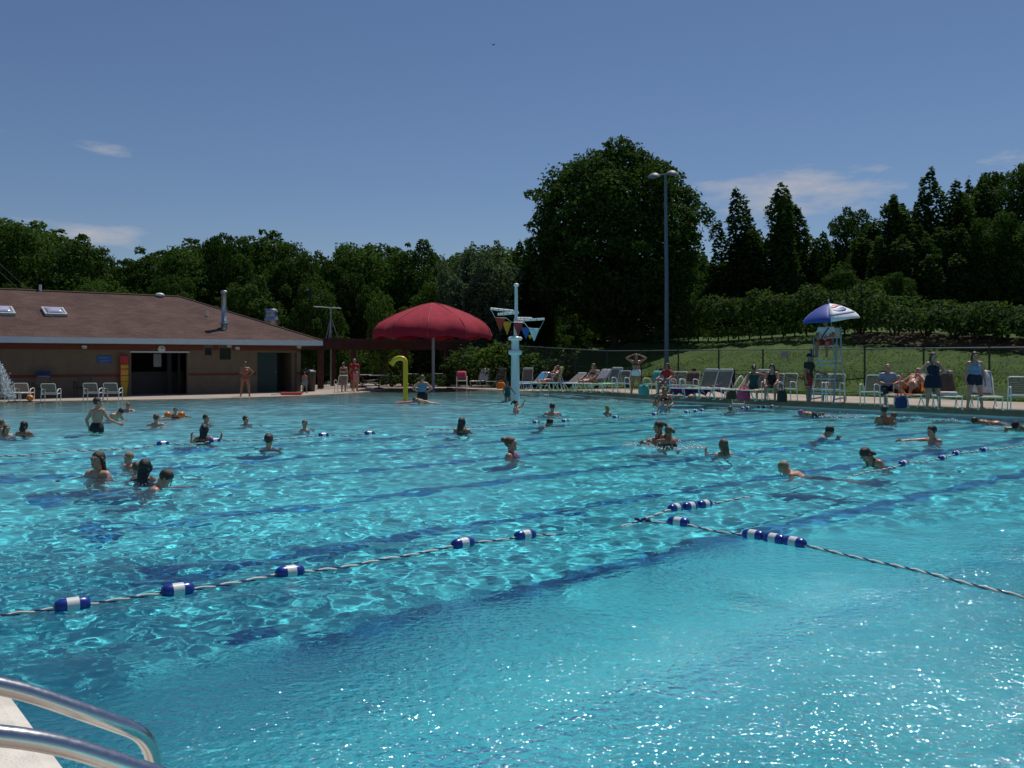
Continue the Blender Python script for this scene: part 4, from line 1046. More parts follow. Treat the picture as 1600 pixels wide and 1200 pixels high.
# ------------------------------------------------------------------ chain link fence with real wires
m_fence = mat('dark green fence coating', (.012, .022, .016), .5); m_rail = mat('grey fence rail', (.14, .17, .18), .45, metal=.3); m_wire = mat('dark fence wire', (.015, .025, .018), .6)
FS_ = 33.75
def fz(t): return .25+max(0, t-33.5)*.045
f0 = st(FS_, 0, 0); fn = thing('chain_link_fence', 'dark chain link fence with a pale top rail between the deck and the grass bank', 'fence', f0, math.atan2(EY, EX))
T0, T1 = -6.8, 43.2; H_ = 1.83
ts = [17.0+2.38*k for k in range(-10, 12)]
for t_ in ts: MB().cyl((t_, 0, fz(t_)-.15), (t_, 0, fz(t_)+H_+.03), .036, n=8).build('fence_post', m_fence, fn)
q = MB(); q.tube([(T0, 0, fz(T0)+H_)]+[(t_, 0, fz(t_)+H_) for t_ in ts if t_ > T0]+[(T1, 0, fz(T1)+H_)], .022, 8); q.build('top_rail', m_rail, fn)
q = MB(); q.tube([(T0, .0, fz(T0)+.08)]+[(t_, 0, fz(t_)+.08) for t_ in ts if t_ > T0]+[(T1, 0, fz(T1)+.08)], .014, 6)
q.tube([(T0, .0, fz(T0)+.92)]+[(t_, 0, fz(t_)+.92) for t_ in ts if t_ > T0]+[(T1, 0, fz(T1)+.92)], .008, 6); q.build('tension_wire', m_fence, fn)
PITCH = .085; vv = []; ff = []
for dg in (1, -1):
    x = T0-H_
    while x < T1+H_:
        xa, xb = (x, x+H_*.9) if dg > 0 else (x+H_*.9, x)
        z0_, z1_ = .06, H_
        pa, pb2 = V((xa, .004*dg, z0_)), V((xb, .004*dg, z1_)); d = pb2-pa
        ok = True; f0_, f1_ = 0.0, 1.0
        for lim, sgn in ((T0, 1), (T1, -1)):
            va, vb = (pa.x-lim)*sgn, (pb2.x-lim)*sgn
            if va < 0 and vb < 0: ok = False
            elif va < 0: f0_ = max(f0_, va/(va-vb))
            elif vb < 0: f1_ = min(f1_, va/(va-vb))
        if ok and f1_ > f0_:
            a, c_ = pa+d*f0_, pa+d*f1_; a = a+V((0, 0, fz(a.x))); c_ = c_+V((0, 0, fz(c_.x))); o_ = len(vv); r = .0026
            for e_ in (a, c_): vv += [(e_.x-r, e_.y, e_.z), (e_.x, e_.y-r, e_.z), (e_.x+r, e_.y, e_.z), (e_.x, e_.y+r, e_.z)]
            ff += [(o_+k, o_+(k+1) % 4, o_+4+(k+1) % 4, o_+4+k) for k in range(4)]
        x += PITCH
me = bpy.data.meshes.new('wire_mesh'); me.from_pydata(vv, [], ff); me.update(); link_mesh('wire_mesh', me, m_wire, fn)
# a notice on the fence
o = MB().box((0, 0, 0), (.02, .36, .26)).build('fence_sign', mat('grey sign plate', (.22, .22, .24), .6)); p = on_s(1226, 33.70, 0); p.z = CZ+(HY-554)/FL*p.y; o.location = p; o.rotation_euler = (0, 0, math.atan2(UY, UX)); tag(o, 'small grey plate wired to the fence above the reclining sunbathers', 'sign')
# timber bollards with slack rope behind the fence
m_boll = mat('weathered dark timber', (.035, .026, .020), .9, var=.3, scale=7, bump=.5)
bpts = []
for px in (932, 980, 1033, 1084.5, 1145, 1213, 1380):
    p = on_s(px, 34.5, 0); p.z = gz(p); bpts.append(p)
    o = MB().tube([(0, 0, -.1), (0, 0, .92), (0, 0, .95)], [.12, .115, .09], 12).build('bollard', m_boll); o.location = p; tag(o, 'short thick dark timber bollard in the grass behind the fence', 'bollard', 'timber bollards behind the fence')
q = MB(); pts = []
for a, b_ in zip(bpts[:-1], bpts[1:]):
    n_ = 10
    for k in range(n_): f = k/n_; p = a.lerp(b_, f); pts.append((p.x, p.y, p.z+.82-.30*4*f*(1-f)))
o = q.tube(pts, .028, 6).build('bollard_rope', mat('dark heavy rope', (.025, .02, .016), .95)); tag(o, 'dark slack rope strung between the timber bollards', 'rope')

# ------------------------------------------------------------------ ladders and grab rails
m_ss, t, b = new_mat('stainless steel'); sset(b, 'Base Color', (.62, .60, .58, 1)); sset(b, 'Metallic', 1.0); sset(b, 'Roughness', .22)
tc = N(t, 'ShaderNodeTexCoord'); nz = N(t, 'ShaderNodeTexNoise'); nz.inputs['Scale'].default_value = 60; nz.inputs['Detail'].default_value = 4; t.links.new(tc.outputs['Object'], nz.inputs['Vector'])
mr = N(t, 'ShaderNodeMapRange'); mr.inputs['To Min'].default_value = .14; mr.inputs['To Max'].default_value = .34; t.links.new(nz.outputs['Fac'], mr.inputs['Value']); t.links.new(mr.outputs[0], b.inputs['Roughness'])
gr = thing('pool_ladder', 'stainless steel grab rails of the ladder at the near white coping', 'ladder', (0, 0, 0))
# points of the far rail by pixel and distance, the near one is the same tube moved along the edge
fr = [V((-1.82, 2.24, .25)), V((-1.74, 2.30, .93)), at(0, 1067, 2.55), at(170, 1126, 2.705), at(236, 1152, 2.80), at(246, 1235, 2.82), V((at(246, 1235, 2.82).x, 2.82, -1.0))]
off = V((.300, -.368, 0))
for k in range(2):
    pts = fillet([x+off*k for x in fr[:2]], .1)+[x+off*k for x in fillet(fr[1:], .13, 8)[1:]]
    MB().tube(pts, .0245, 20).build('grab_rail', m_ss, gr)
    q = MB(); q.lathe([(.026, .03), (.06, .012), (.065, 0)], fr[0]+off*k+V((0, 0, .003)), 18); q.build('escutcheon', m_ss, gr)
for z in (-.25, -.55, -.85):
    a = V((fr[5].x, fr[5].y, z)); MB().tube([a, a+off], .03, 10).build('rung', m_white, gr)
for (nm, px, py, lab) in (('pool_ladder', 893, 617, 'steel pool ladder beside the girl in turquoise sitting on the far edge'), ('pool_ladder', 1170, 632, 'steel pool ladder below the woman sitting with yellow and pink towels')):
    b0 = onz(px, py, 0.0); s_, t_ = to_st(b0.x, b0.y); lad = thing(nm, lab, 'ladder', st(27.8, t_, .25), math.atan2(UY, UX))
    for k in (-.27, .27):
        pts = fillet([(.62, k, .0), (.55, k, .62), (.36, k, .86), (-.10, k, .42), (-.17, k, -.1), (-.17, k, -1.0)], .22, 6); MB().tube(pts, .024, 10).build('grab_rail', m_white if px > 1000 else m_ss, lad)
    for z in (-.22, -.5, -.78): MB().tube([(-.17, -.27, z), (-.17, .27, z)], .028, 8).build('rung', m_white, lad)

# ------------------------------------------------------------------ lane ropes
m_blue = mat('blue float plastic', (.010, .035, .26), .28, var=.06, coat=.3); m_fw = mat('white float plastic', (.72, .72, .70), .35, var=.05)
m_rw = mat('white rope strand', (.62, .60, .55), .8); m_rb = mat('blue rope strand', (.02, .03, .14), .8)
fm = MB(); RX = Matrix.Rotation(R(90), 4, 'Y'); fr_ = .053; fl_ = .112
fm.lathe([(.016, -fl_), (.036, -fl_+.003), (.047, -fl_+.022), (fr_, -.068), (fr_, -.039)], (0, 0, 0), 20, 0, M=RX)
fm.lathe([(fr_+.0008, -.039), (fr_+.0008, .039)], (0, 0, 0), 20, 1, M=RX)
fm.lathe([(fr_, .039), (fr_, .068), (.047, fl_-.022), (.036, fl_-.003), (.016, fl_)], (0, 0, 0), 20, 0, M=RX)
float_me = fm.mesh('float'); float_me.materials.append(m_blue); float_me.materials.append(m_fw)
def lane_rope(label, way, floats, dips=()):
    """way: pixels of the rope on the water; floats: pixel columns; dips: column spans where the rope hangs under the surface"""
    W = [onz(x, y, .02) for x, y in way]
    root = thing('lane_rope', label, 'lane rope', (0, 0, 0))
    seg = [0]
    for a, b_ in zip(W[:-1], W[1:]): seg.append(seg[-1]+(b_-a).length)
    px = [q[0] for q in way]
    def P(d):
        i = 0
        while i < len(seg)-2 and seg[i+1] < d: i += 1
        f = (d-seg[i])/(seg[i+1]-seg[i]); p0, p1, p2, p3 = W[max(i-1, 0)], W[i], W[i+1], W[min(i+2, len(W)-1)]
        return p1.lerp(p2, f)
    def D(x):                     # length along the rope at a pixel column
        n_ = 600; best = min(range(n_+1), key=lambda k: abs(P(seg[-1]*k/n_).x/P(seg[-1]*k/n_).y*FL+800-x)); return seg[-1]*best/n_
    fd = [D(x) for x in floats]; dd = [(D(a), D(b_)) for a, b_ in dips]
    def Z(d, p):
        z = wave_h(p.x, p.y)+.010
        nf = min([abs(d-q) for q in fd]+[9]); z += .012*math.exp(-(nf/.3)**2)
        for a, b_ in dd:
            a, b_ = min(a, b_), max(a, b_)
            if a < d < b_: z -= .06*math.sin(math.pi*(d-a)/(b_-a))
        return z
    step = .03; n_ = int(seg[-1]/step); cl_ = []; zs_ = []
    for k in range(n_+1): p = P(k*step); cl_.append(p.copy()); zs_.append(Z(k*step, p))
    zs_ = np.convolve(np.pad(zs_, 6, mode='edge'), np.ones(13)/13, 'valid')
    for p, z in zip(cl_, zs_): p.z = z
    for ph, m in ((0, m_rw), (math.pi, m_rb)):
        pts = []
        for k, p in enumerate(cl_):
            d = (cl_[min(k+1, n_)]-cl_[max(k-1, 0)]).normalized(); sd_ = d.cross(V((0, 0, 1))).normalized(); u_ = sd_.cross(d); a = 2*math.pi*k*step/.20+ph
            pts.append(p+(u_*math.cos(a)+sd_*math.sin(a))*(.0055 if ph == 0 else .0075))
        MB().tube(pts, .0108 if ph == 0 else .0060, 6, caps=False).build('rope', m, root)
    for d in fd:
        k = min(max(int(d/step), 2), n_-2); p = cl_[k]; dv = (cl_[min(k+4, n_)]-cl_[max(k-4, 0)]).normalized()
        o = bpy.data.objects.new('float', float_me); C.objects.link(o); o.parent = root; o.location = (p.x, p.y, p.z+.008); o.rotation_mode = 'QUATERNION'; o.rotation_quaternion = dv.to_track_quat('X', 'Z')
    return root
ropeA = lane_rope('blue and white float rope crossing the water from the near edge past the rope knot', [(-140, 978), (0, 963), (115, 945), (277, 924), (455, 896), (725, 852.5), (822, 837.5), (905, 826), (1000, 811), (1058, 796), (1110, 787), (1200, 770), (1300, 749), (1413, 726), (1473, 715.5), (1495, 710), (1538, 703.5), (1640, 690)],
          [115, 277, 455, 725, 822, 1056, 1078.5, 1101, 1413, 1473, 1494.5, 1538], [(850, 985), (1150, 1340)])
ropeB = lane_rope('blue and white float rope branching from the knot towards the bright rippled corner', [(1002, 812), (1030, 816), (1062, 818), (1120, 830), (1180, 838), (1210, 844), (1245, 850), (1300, 861), (1390, 880), (1480, 902), (1600, 930), (1760, 972)], [1062, 1178, 1210.5, 1244], [])
ropeC = lane_rope('distant float rope crossing the pool behind the group of swimmers', [(-200, 724), (0, 712), (120, 704), (257, 695), (337, 690), (420, 686), (505, 681), (578, 677.5), (700, 670), (838, 660.5), (882, 658), (962, 652.5), (1023, 647.5), (1074, 644.5), (1097, 642.5), (1162, 638.5), (1207, 635.5), (1222, 634.6)],
          [257, 337, 505, 578, 838, 883, 962, 1023, 1074, 1087, 1097.5, 1161, 1169, 1187, 1195, 1206.5], [(590, 680)])
q = MB(); p = onz(1003, 812, .03)
for k in range(7): q.ball(p+V((-.06+.022*k, .018*math.sin(k*2.1), .008*math.cos(k*1.7))), (.020, .018, .017), 8)
q.build('knot', m_rb, ropeA)
# ------------------------------------------------------------------ trees, hedge and shrubs
def leaf_mat(name, dark, light, trans=.34):
    m, t, b = new_mat(name); sset(b, 'Roughness', .8); sset(b, 'Specular IOR Level', .12)
    ge = N(t, 'ShaderNodeNewGeometry'); cr = N(t, 'ShaderNodeValToRGB'); e = cr.color_ramp.elements
    e[0].color = (*dark, 1); e[1].color = (*light, 1); t.links.new(ge.outputs['Random Per Island'], cr.inputs[0])
    t.links.new(cr.outputs[0], b.inputs['Base Color'])
    tr = N(t, 'ShaderNodeBsdfTranslucent'); sc_ = N(t, 'ShaderNodeVectorMath', operation='MULTIPLY'); t.links.new(cr.outputs[0], sc_.inputs[0]); sc_.inputs[1].default_value = (1.25, 1.35, .6); t.links.new(sc_.outputs[0], tr.inputs[0])
    mx = N(t, 'ShaderNodeMixShader'); mx.inputs[0].default_value = trans; t.links.new(b.outputs[0], mx.inputs[1]); t.links.new(tr.outputs[0], mx.inputs[2])
    t.links.new(mx.outputs[0], t.nodes['Material Output'].inputs[0]); return m
ML = {'maple': leaf_mat('maple leaves', (.022, .050, .010), (.052, .105, .018)), 'oak': leaf_mat('oak leaves', (.026, .056, .012), (.064, .118, .022)),
      'mid': leaf_mat('mid green leaves', (.034, .072, .014), (.085, .150, .028)), 'poplar': leaf_mat('poplar leaves', (.026, .056, .014), (.060, .108, .026)), 'silver': leaf_mat('haze paled leaves', (.060, .095, .060), (.115, .16, .10)),  # silver: distance haze is mixed into this paler leaf colour
      'hedge': leaf_mat('hedge leaves', (.030, .060, .014), (.075, .125, .030)), 'shrub': leaf_mat('shrub leaves', (.030, .062, .018), (.080, .130, .040)), 'bright': leaf_mat('bright young leaves', (.045, .09, .018), (.10, .17, .035))}
m_bark = mat('bark', (.055, .040, .030), .95, var=.3, scale=3, bump=.8, bscale=14)
def leaf_cloud(name, P, Nn, size, g, jit=.9):
    """kite shaped leaf clusters at P, facing roughly Nn"""
    n = len(P); d = Nn+g.normal(0, jit, (n, 3)); d /= np.linalg.norm(d, axis=1)[:, None]+1e-9
    a = g.normal(0, 1, (n, 3)); u = np.cross(d, a); u /= np.linalg.norm(u, axis=1)[:, None]+1e-9; v = np.cross(d, u)
    s = (size*g.uniform(.6, 1.35, n))[:, None]
    Q = np.stack([P-u*s*.75, P+v*s*.48+u*s*.05, P+u*s*.75+d*s*.12, P-v*s*.48+u*s*.05], 1).reshape(-1, 3)
    return np_mesh(name, Q, np.arange(4*n).reshape(n, 4), False)
def sph(g, n):
    d = g.normal(0, 1, (n, 3)); return d/np.linalg.norm(d, axis=1)[:, None]
def crown_points(g, lobes, per, fill=.3):
    """leaf positions on the shells of many overlapping lobes, skipping what lies deep inside other lobes"""
    P = []; Nn = []
    for (c, r) in lobes:
        n = int(per*(np.mean(r)**2)); d = sph(g, n); d[:, 2] = np.where(d[:, 2] < -.55, -d[:, 2]*.5, d[:, 2]); d /= np.linalg.norm(d, axis=1)[:, None]
        rad = np.where(g.random(n) < fill, g.uniform(.35, .9, n), g.normal(.97, .10, n))
        # ragged surface: small bumps and holes
        w = np.sin(d[:, 0]*5+c[0]*3)*np.sin(d[:, 1]*6+c[1]*2)*np.sin(d[:, 2]*5+c[2]); rad = rad*(1+.16*w); keep = (w > -.18) | (g.random(n) < .32)
        p = np.array(c)+d*np.array(r)*rad[:, None]; P.append(p[keep]); Nn.append(d[keep])
    P = np.concatenate(P); Nn = np.concatenate(Nn)
    ins = np.zeros(len(P), int)
    for (c, r) in lobes: ins += (np.linalg.norm((P-np.array(c))/np.array(r), axis=1) < .74)
    k = (ins < 1) | (g.random(len(P)) < .22)
    return P[k], Nn[k]
def limb_mesh(name, h, r0, tips, g, lean=.02, split=.3):
    q = MB(); mid = V((lean*h, 0, h*split)); q.tube([(0, 0, -.4), (0, 0, .15), (lean*h*.5, 0, h*split*.5), mid, (lean*h*.8, 0, h*.50), (lean*h*.5, 0, h*.60)], [r0*1.5, r0*1.1, r0*.9, r0*.75, r0*.42, r0*.12], 9)
    for t_ in tips:
        t_ = V(t_); zb = min(max(t_.z*.55, h*split*.7), h*.55); b_ = V((lean*h*.8, 0, zb)); m = b_.lerp(t_, .5)+V((g.uniform(-.3, .3), g.uniform(-.3, .3), .05*h))
        q.tube(bez(b_, m, t_, 5), [r0*.38, r0*.33, r0*.27, r0*.2, r0*.13, r0*.06], 6)
    me = q.mesh(name); me.materials.append(m_bark); return me
TREES = {}
def def_tree(key, kind, seed, h, w, leaf, per, lobes_n, base, mkey):
    g = np.random.default_rng(seed); lobes = []
    if kind in ('broad', 'round'):
        # egg shaped envelope: widest at wz of the crown's height
        wz = .40 if kind == 'broad' else .42
        def env(q):
            d = (q-wz)/(1-wz) if q > wz else (wz-q)/wz
            return max(.0, 1-abs(d)**(2.0 if q > wz else 2.6))**.62
        for i in range(lobes_n):
            q = (i+.5)/lobes_n*.92; a = i*2.4+g.uniform(-.5, .5); e = env(q); lr = w*(.07+.15*e)*g.uniform(.8, 1.25); rr = max(0, e*w/2-lr*.85)*g.uniform(.75, 1.05)
            lobes.append(((rr*math.cos(a), rr*math.sin(a), h*(base+(1-base)*q)), (lr, lr, lr*g.uniform(.72, .95))))
        for q in (.25, .5, .7): lobes.append(((0, 0, h*(base+(1-base)*q)), (w*.36*env(q), w*.36*env(q), h*(1-base)*.20)))
        for i in range(int(lobes_n*3.2)):      # small sprays that break the outline
            a = g.uniform(0, 6.28); q = g.uniform(.02, .98); e = env(q)*(1+.13*math.sin(3*a+q*9+seed)); lr = g.uniform(.035, .085)*w; rr = e*w/2*g.uniform(.82, 1.06)
            lobes.append(((rr*math.cos(a), rr*math.sin(a), h*(base+(1-base)*q)+lr*.3), (lr, lr, lr*g.uniform(.6, 1))))
    elif kind == 'upright':
        for i in range(lobes_n):
            a = i*2.4+g.uniform(-.3, .3); rr = g.uniform(.10, .42)*w; top = h*g.uniform(.62, .98) if i else h*.97; b0 = h*base
            k = 15
            for j in range(k):
                f = j/(k-1); z = b0+(top-b0)*f; wd = w*(.125*(1-f)**.30*(.35+.65*min(1, f*4+.2))+.042)*g.uniform(.85, 1.2)
                lobes.append(((rr*math.cos(a)*(.45+.55*f)+g.normal(0, .022*w), rr*math.sin(a)*(.45+.55*f)+g.normal(0, .022*w), z), (wd, wd, wd*.5+(top-b0)/k*g.uniform(.8, 1.1))))
    P, Nn = crown_points(g, lobes, per)
    Nn[:, 2] += .35
    cm = leaf_cloud('crown', P, Nn, leaf, g); cm.materials.append(ML[mkey])
    big = sorted(lobes, key=lambda q: -np.mean(q[1]))[:9]
    tm = limb_mesh('trunk', h, max(.16, h*.020), [c for c, r in big], g)
    xy = np.abs(P[:, :2]); TREES[key] = (cm, tm, float(P[:, 2].max()), 2*float(np.percentile(xy, 99.3))); return len(P)
cnt = 0
for i in range(5): cnt += def_tree('broad%d' % i, 'broad', 20+i, [11, 11, 12, 10.5, 11][i], [9.5, 8.5, 9.5, 10, 8][i], .19, 560, [15, 12, 17, 14, 11][i], .08, ['oak', 'maple', 'mid', 'maple', 'oak'][i])
for i in range(3): cnt += def_tree('up%d' % i, 'upright', 40+i, 12, 5.0, .17, 720, 7, .05, 'poplar')
cnt += def_tree('silver', 'upright', 51, 11, 6.5, .17, 420, 8, .05, 'silver')
cnt += def_tree('small', 'broad', 61, 4.4, 3.6, .13, 800, 9, .16, 'bright')
cnt += def_tree('giant', 'round', 70, 15, 13, .19, 560, 34, .10, 'maple')
print('leaves', cnt)
FIRST = {}
def tree(key, px, top, wpx, Y, label, group=None, name='tree', sink=.0, rz=None, base_z=None):
    cm, tm, h, w = TREES[key]; p = at(px, HY, Y); p.z = (gz(p) if base_z is None else base_z)-sink
    H_ = CZ+(HY-top)/FL*Y-p.z; W_ = wpx/FL*Y*(1.18 if key[:2] == 'up' else 1)
    o = thing(name, label, 'tree', p, rnd.uniform(0, 6.28) if rz is None else rz, group); o.scale = (W_/w, W_/w, H_/h)
    for nm, me in (('trunk', tm), ('crown', cm)):
        c = bpy.data.objects.new(nm, me); C.objects.link(c); c.parent = o
    return o
G1 = 'dense trees behind the bath house'
LB1 = 'dense dark broadleaf tree in the wall of trees rising behind the brown roof'
k = 0
for (px, top, wd, Y) in ((-150, 350, 190, 66), (-45, 345, 170, 70), (30, 347, 140, 68), (92, 385, 90, 74), (122, 364, 125, 66), (172, 398, 90, 72), (236, 386, 140, 70), (292, 384, 120, 66), (352, 362, 130, 68), (410, 358, 150, 72), (462, 378, 120, 67), (508, 392, 110, 70)):
    tree('broad%d' % (k % 5), px, top, wd, Y, LB1, G1); k += 1
G2 = 'dense trees behind the pergola'
LB2 = 'dark leafy tree in the background wood seen over the timber pergola'
for (px, top, wd, Y) in ((560, 378, 130, 72), (608, 392, 100, 76), (650, 376, 120, 70), (692, 398, 90, 75)): tree('broad%d' % (k % 5), px, top, wd, Y, LB2.replace('background ', ''), G2); k += 1
# understorey that closes the gaps
G3 = 'undergrowth trees under the wood'
LB3 = 'low bushy dark tree filling the gap below the taller crowns'
for (px, top, wd, Y) in ((-80, 415, 170, 63), (25, 442, 120, 61), (85, 412, 110, 66), (165, 436, 120, 62), (215, 408, 90, 68), (268, 428, 110, 62), (322, 405, 100, 69), (385, 430, 120, 62), (440, 408, 100, 68), (492, 440, 100, 61), (540, 418, 90, 69), (585, 440, 80, 68), (632, 425, 90, 70), (680, 440, 100, 66), (728, 452, 90, 68), (782, 430, 80, 74), (838, 462, 100, 68), (885, 455, 90, 72)):
    tree('broad%d' % ((k*3) % 5), px, top, wd, Y, LB3, G3, sink=.6); k += 1
tree('silver', 752, 373, 105, 62, 'hazy grey green feathery tree over the red umbrella', name='tree')
tree('silver', 712, 402, 70, 63, 'shorter hazy feathery tree next to the tallest feathery one')
tree('up1', 820, 380, 75, 66, 'slender mid green tree rising just behind the spray mast')
tree('broad2', 850, 425, 80, 80, 'mid green tree half hidden by the giant round tree')
tree('small', 597, 452, 56, 58, 'small round bright leaved tree in front of the dark wood', name='small_tree')
big = tree('giant', 960, 217, 285, 62, 'giant dark round headed tree towering over the fence and the grass bank', rz=1.2)
G4 = 'columnar trees on the bank'
for (key, px, top, wd, Y, lab) in (('up0', 1148, 348, 82, 70, 'lower upright tree beside the giant round tree on the bank'), ('up1', 1200, 291, 95, 68, 'tall upright tree with several pointed tops, first of the tall pair on the bank'), ('up2', 1246, 297, 85, 70, 'tall upright tree with several pointed tops, second of the tall pair on the bank'),
                              ('broad1', 1332, 320, 100, 74, 'rounded dark tree between the tall pair and the long dark row'), ('up0', 1383, 312, 90, 70, 'dark upright tree at the low end of the long row'), ('up2', 1425, 308, 90, 68, 'dark upright tree second in the long row'), ('up1', 1462, 302, 85, 70, 'dark upright tree third in the long row'),
                              ('up0', 1492, 264, 95, 70, 'tall spire topped dark tree near the picture edge'), ('up2', 1524, 268, 75, 72, 'slim spire topped tree beside the tallest spire'), ('broad3', 1585, 254, 150, 70, 'broad dark tree crown at the end of the row'), ('broad0', 1680, 262, 170, 68, 'broad dark tree past the end of the row')):
    tree(key, px, top, wd, Y, lab)
G5 = 'low trees behind the clipped hedge'
for (key, px, top, wd, Y) in (('broad2', 1112, 436, 70, 72), ('broad4', 1172, 385, 80, 74), ('broad1', 1282, 388, 85, 75), ('broad4', 1355, 372, 90, 70), ('up0', 1408, 352, 85, 66), ('broad1', 1445, 372, 95, 66), ('up2', 1478, 345, 80, 65), ('broad4', 1512, 350, 95, 66), ('broad3', 1555, 330, 110, 65), ('broad2', 1612, 345, 120, 64), ('broad1', 1222, 400, 80, 68), ('broad4', 1312, 412, 80, 66), ('broad3', 1392, 425, 90, 62)):
    tree(key, px, top, wd, Y, 'low bushy tree closing the row behind the hedge on the bank', G5, sink=.8)
# farther tree line that closes the horizon off to both sides
G6 = 'distant tree line'
for i in range(46):
    a = R(-75+150*i/45); Y = 105+12*math.sin(i*1.7); p = V((math.sin(a)*Y, math.cos(a)*Y, 0))
    if p.y < 8: continue
    cm, tm, h, w = TREES['broad%d' % (i % 4)]; o = thing('tree', 'distant dark tree of the line closing the horizon', 'tree', (p.x, p.y, gz(p)-1.2), i*1.1, G6); sc1 = 1.0+.12*math.sin(i*2.3); o.scale = (1.35*sc1, 1.35*sc1, .92*sc1)
    for nm, me in (('trunk', tm), ('crown', cm)):
        c = bpy.data.objects.new(nm, me); C.objects.link(c); c.parent = o

# clipped hedge on top of the bank
def hedge_obj(name, label, pts, hgt, wid, n, leaf, mkey, cat='hedge', seed=5):
    """pts: ground line of the hedge; leaves over the whole bumpy surface, with stems below"""
    g = np.random.default_rng(seed); P = []; Nn = []
    seg = [0]
    for a, b_ in zip(pts[:-1], pts[1:]): seg.append(seg[-1]+(b_-a).length)
    o0 = pts[0].copy()
    u = g.uniform(0, seg[-1], n); i = np.clip(np.searchsorted(seg, u)-1, 0, len(pts)-2)
    A = np.array([list(q) for q in pts]); f = (u-np.array(seg)[i])/(np.array(seg)[i+1]-np.array(seg)[i]); base = A[i]+(A[i+1]-A[i])*f[:, None]
    d = A[i+1]-A[i]; d[:, 2] = 0; d /= np.linalg.norm(d, axis=1)[:, None]; nr = np.stack([d[:, 1], -d[:, 0], np.zeros(n)], 1)
    th = g.uniform(-.35, math.pi+.35, n); ex = .55
    cx = np.sign(np.cos(th))*np.abs(np.cos(th))**ex; cz = np.sign(np.sin(th))*np.abs(np.sin(th))**ex
    lump = 1+.10*np.sin(u*1.9)+.08*np.sin(u*3.7+1)+.05*np.sin(u*7.3)
    sh = np.where(g.random(n) < .3, g.uniform(.5, .95, n), g.normal(1, .06, n))
    pos = base+nr*(cx*wid*.5*lump*sh)[:, None]; pos[:, 2] += np.maximum(.12, hgt*(.42+.58*cz*sh)*lump)
    nn = nr*cx[:, None]; nn[:, 2] += cz+.3
    root = thing(name, label, cat, o0)
    me = leaf_cloud('foliage', pos-np.array(o0), nn, leaf, g); me.materials.append(ML[mkey]); c = link_mesh('foliage', me, [], root)
    q = MB(); k_ = int(seg[-1]/.8)+1
    for j in range(k_):
        x = min(seg[-1]*(j+.5)/k_, seg[-1]-.01); ii_ = max(0, int(np.searchsorted(seg, x))-1); p = pts[ii_].lerp(pts[ii_+1], (x-seg[ii_])/(seg[ii_+1]-seg[ii_]))-o0
        q.tube([p+V((0, 0, -.1)), p+V((.1*math.sin(j), .1*math.cos(j*2), hgt*.75))], [.05, .02], 5)
    q.build('stems', m_bark, root); return root
hp = []
for px in (985, 1050, 1120, 1190, 1260, 1330, 1372):
    p = on_s(px, 45.6, 0); p.z = gz(p); hp.append(p)
h_h = (HY-467)/FL*hp[3].y+CZ-hp[3].z
hedge_obj('hedge', 'long clipped green hedge along the top of the grass bank', hp, h_h, 2.2, 15000, .13, 'hedge')
def shrub(px, s_, top, wpx, label, mkey='shrub', group=None, n=2600, leaf=.13, seed=1, Y=None):
    p = on_s(px, s_, 0) if Y is None else at(px, HY, Y); p.z = gz(p); g = np.random.default_rng(seed); H_ = CZ+(HY-top)/FL*p.y-p.z; W_ = wpx/FL*p.y
    lobes = [((0, 0, H_*.45), (W_*.36, W_*.36, H_*.42))]
    for i in range(9):
        a = i*2.4; r = g.uniform(.15, .30)*W_; z = H_*g.uniform(.3, .8); lr = g.uniform(.14, .24)*W_; lobes.append(((r*math.cos(a), r*math.sin(a), z), (lr, lr, min(lr, H_*.3))))
    area = sum(np.mean(r)**2 for c_, r in lobes); P, Nn = crown_points(g, lobes, n/area, .35); P[:, 2] = np.clip(P[:, 2], .06, H_*1.02); Nn[:, 2] += .4
    root = thing('shrub', label, 'shrub', p, 0, group); me = leaf_cloud('foliage', P, Nn, leaf, g); me.materials.append(ML[mkey]); link_mesh('foliage', me, [], root)
    q = MB()
    for i in range(6): a = i*1.05; q.tube([(0, 0, -.1), (W_*.12*math.cos(a), W_*.12*math.sin(a), H_*.4), (W_*.28*math.cos(a), W_*.28*math.sin(a), H_*.75)], [.05, .03, .012], 5)
    q.build('stems', m_bark, root); return root
SH = ['tallest light green shrub rising above the end of the hedge behind the lifeguard umbrella', 'loose green shrub in the mulch just past the hedge', 'grey green shrub in the mulch above the seated sunbathers', 'bushy shrub in the mulch above the woman with hands on hips',
      'bushy shrub in the mulch between the two standing women', 'wide shrub in the mulch above the woman in the blue top', 'shrub in the mulch above the lounger with the white towel', 'last shrub of the mulch bed at the picture edge']
for i, (px, s_, top, wd) in enumerate(((1345, 45.0, 452, 130), (1398, 44.4, 464, 125), (1447, 44.0, 474, 110), (1492, 43.7, 470, 120), (1530, 43.3, 480, 100), (1566, 43.0, 474, 115), (1612, 42.6, 483, 120), (1665, 42.2, 486, 120))): shrub(px, s_, top, wd, SH[i], seed=80+i, n=3000)
# mulch under them
m_mulch = ramp_mat('bark mulch', [(.3, (.05, .032, .018)), (.5, (.10, .065, .034)), (.62, (.05, .07, .02)), (.8, (.19, .12, .07))], scale=3, detail=9, rough=.95, bump=.9, bscale=22, bdist=.05)
rows = []
for px in range(1330, 1720, 15):
    r_l = []
    for ds in np.linspace(-1, 1, 7):
        sc_ = 45.1-(px-1345)*.0086; p = on_s(px, sc_+-.3+ds*1.5+.25*math.sin(px*.07+ds), 0); p.z = gz(p)+.05+.10*(1-ds*ds); r_l.append(p)
    rows.append(r_l)
o = MB().sheet(rows).build('mulch_bed', m_mulch); tag(o, kind='structure')
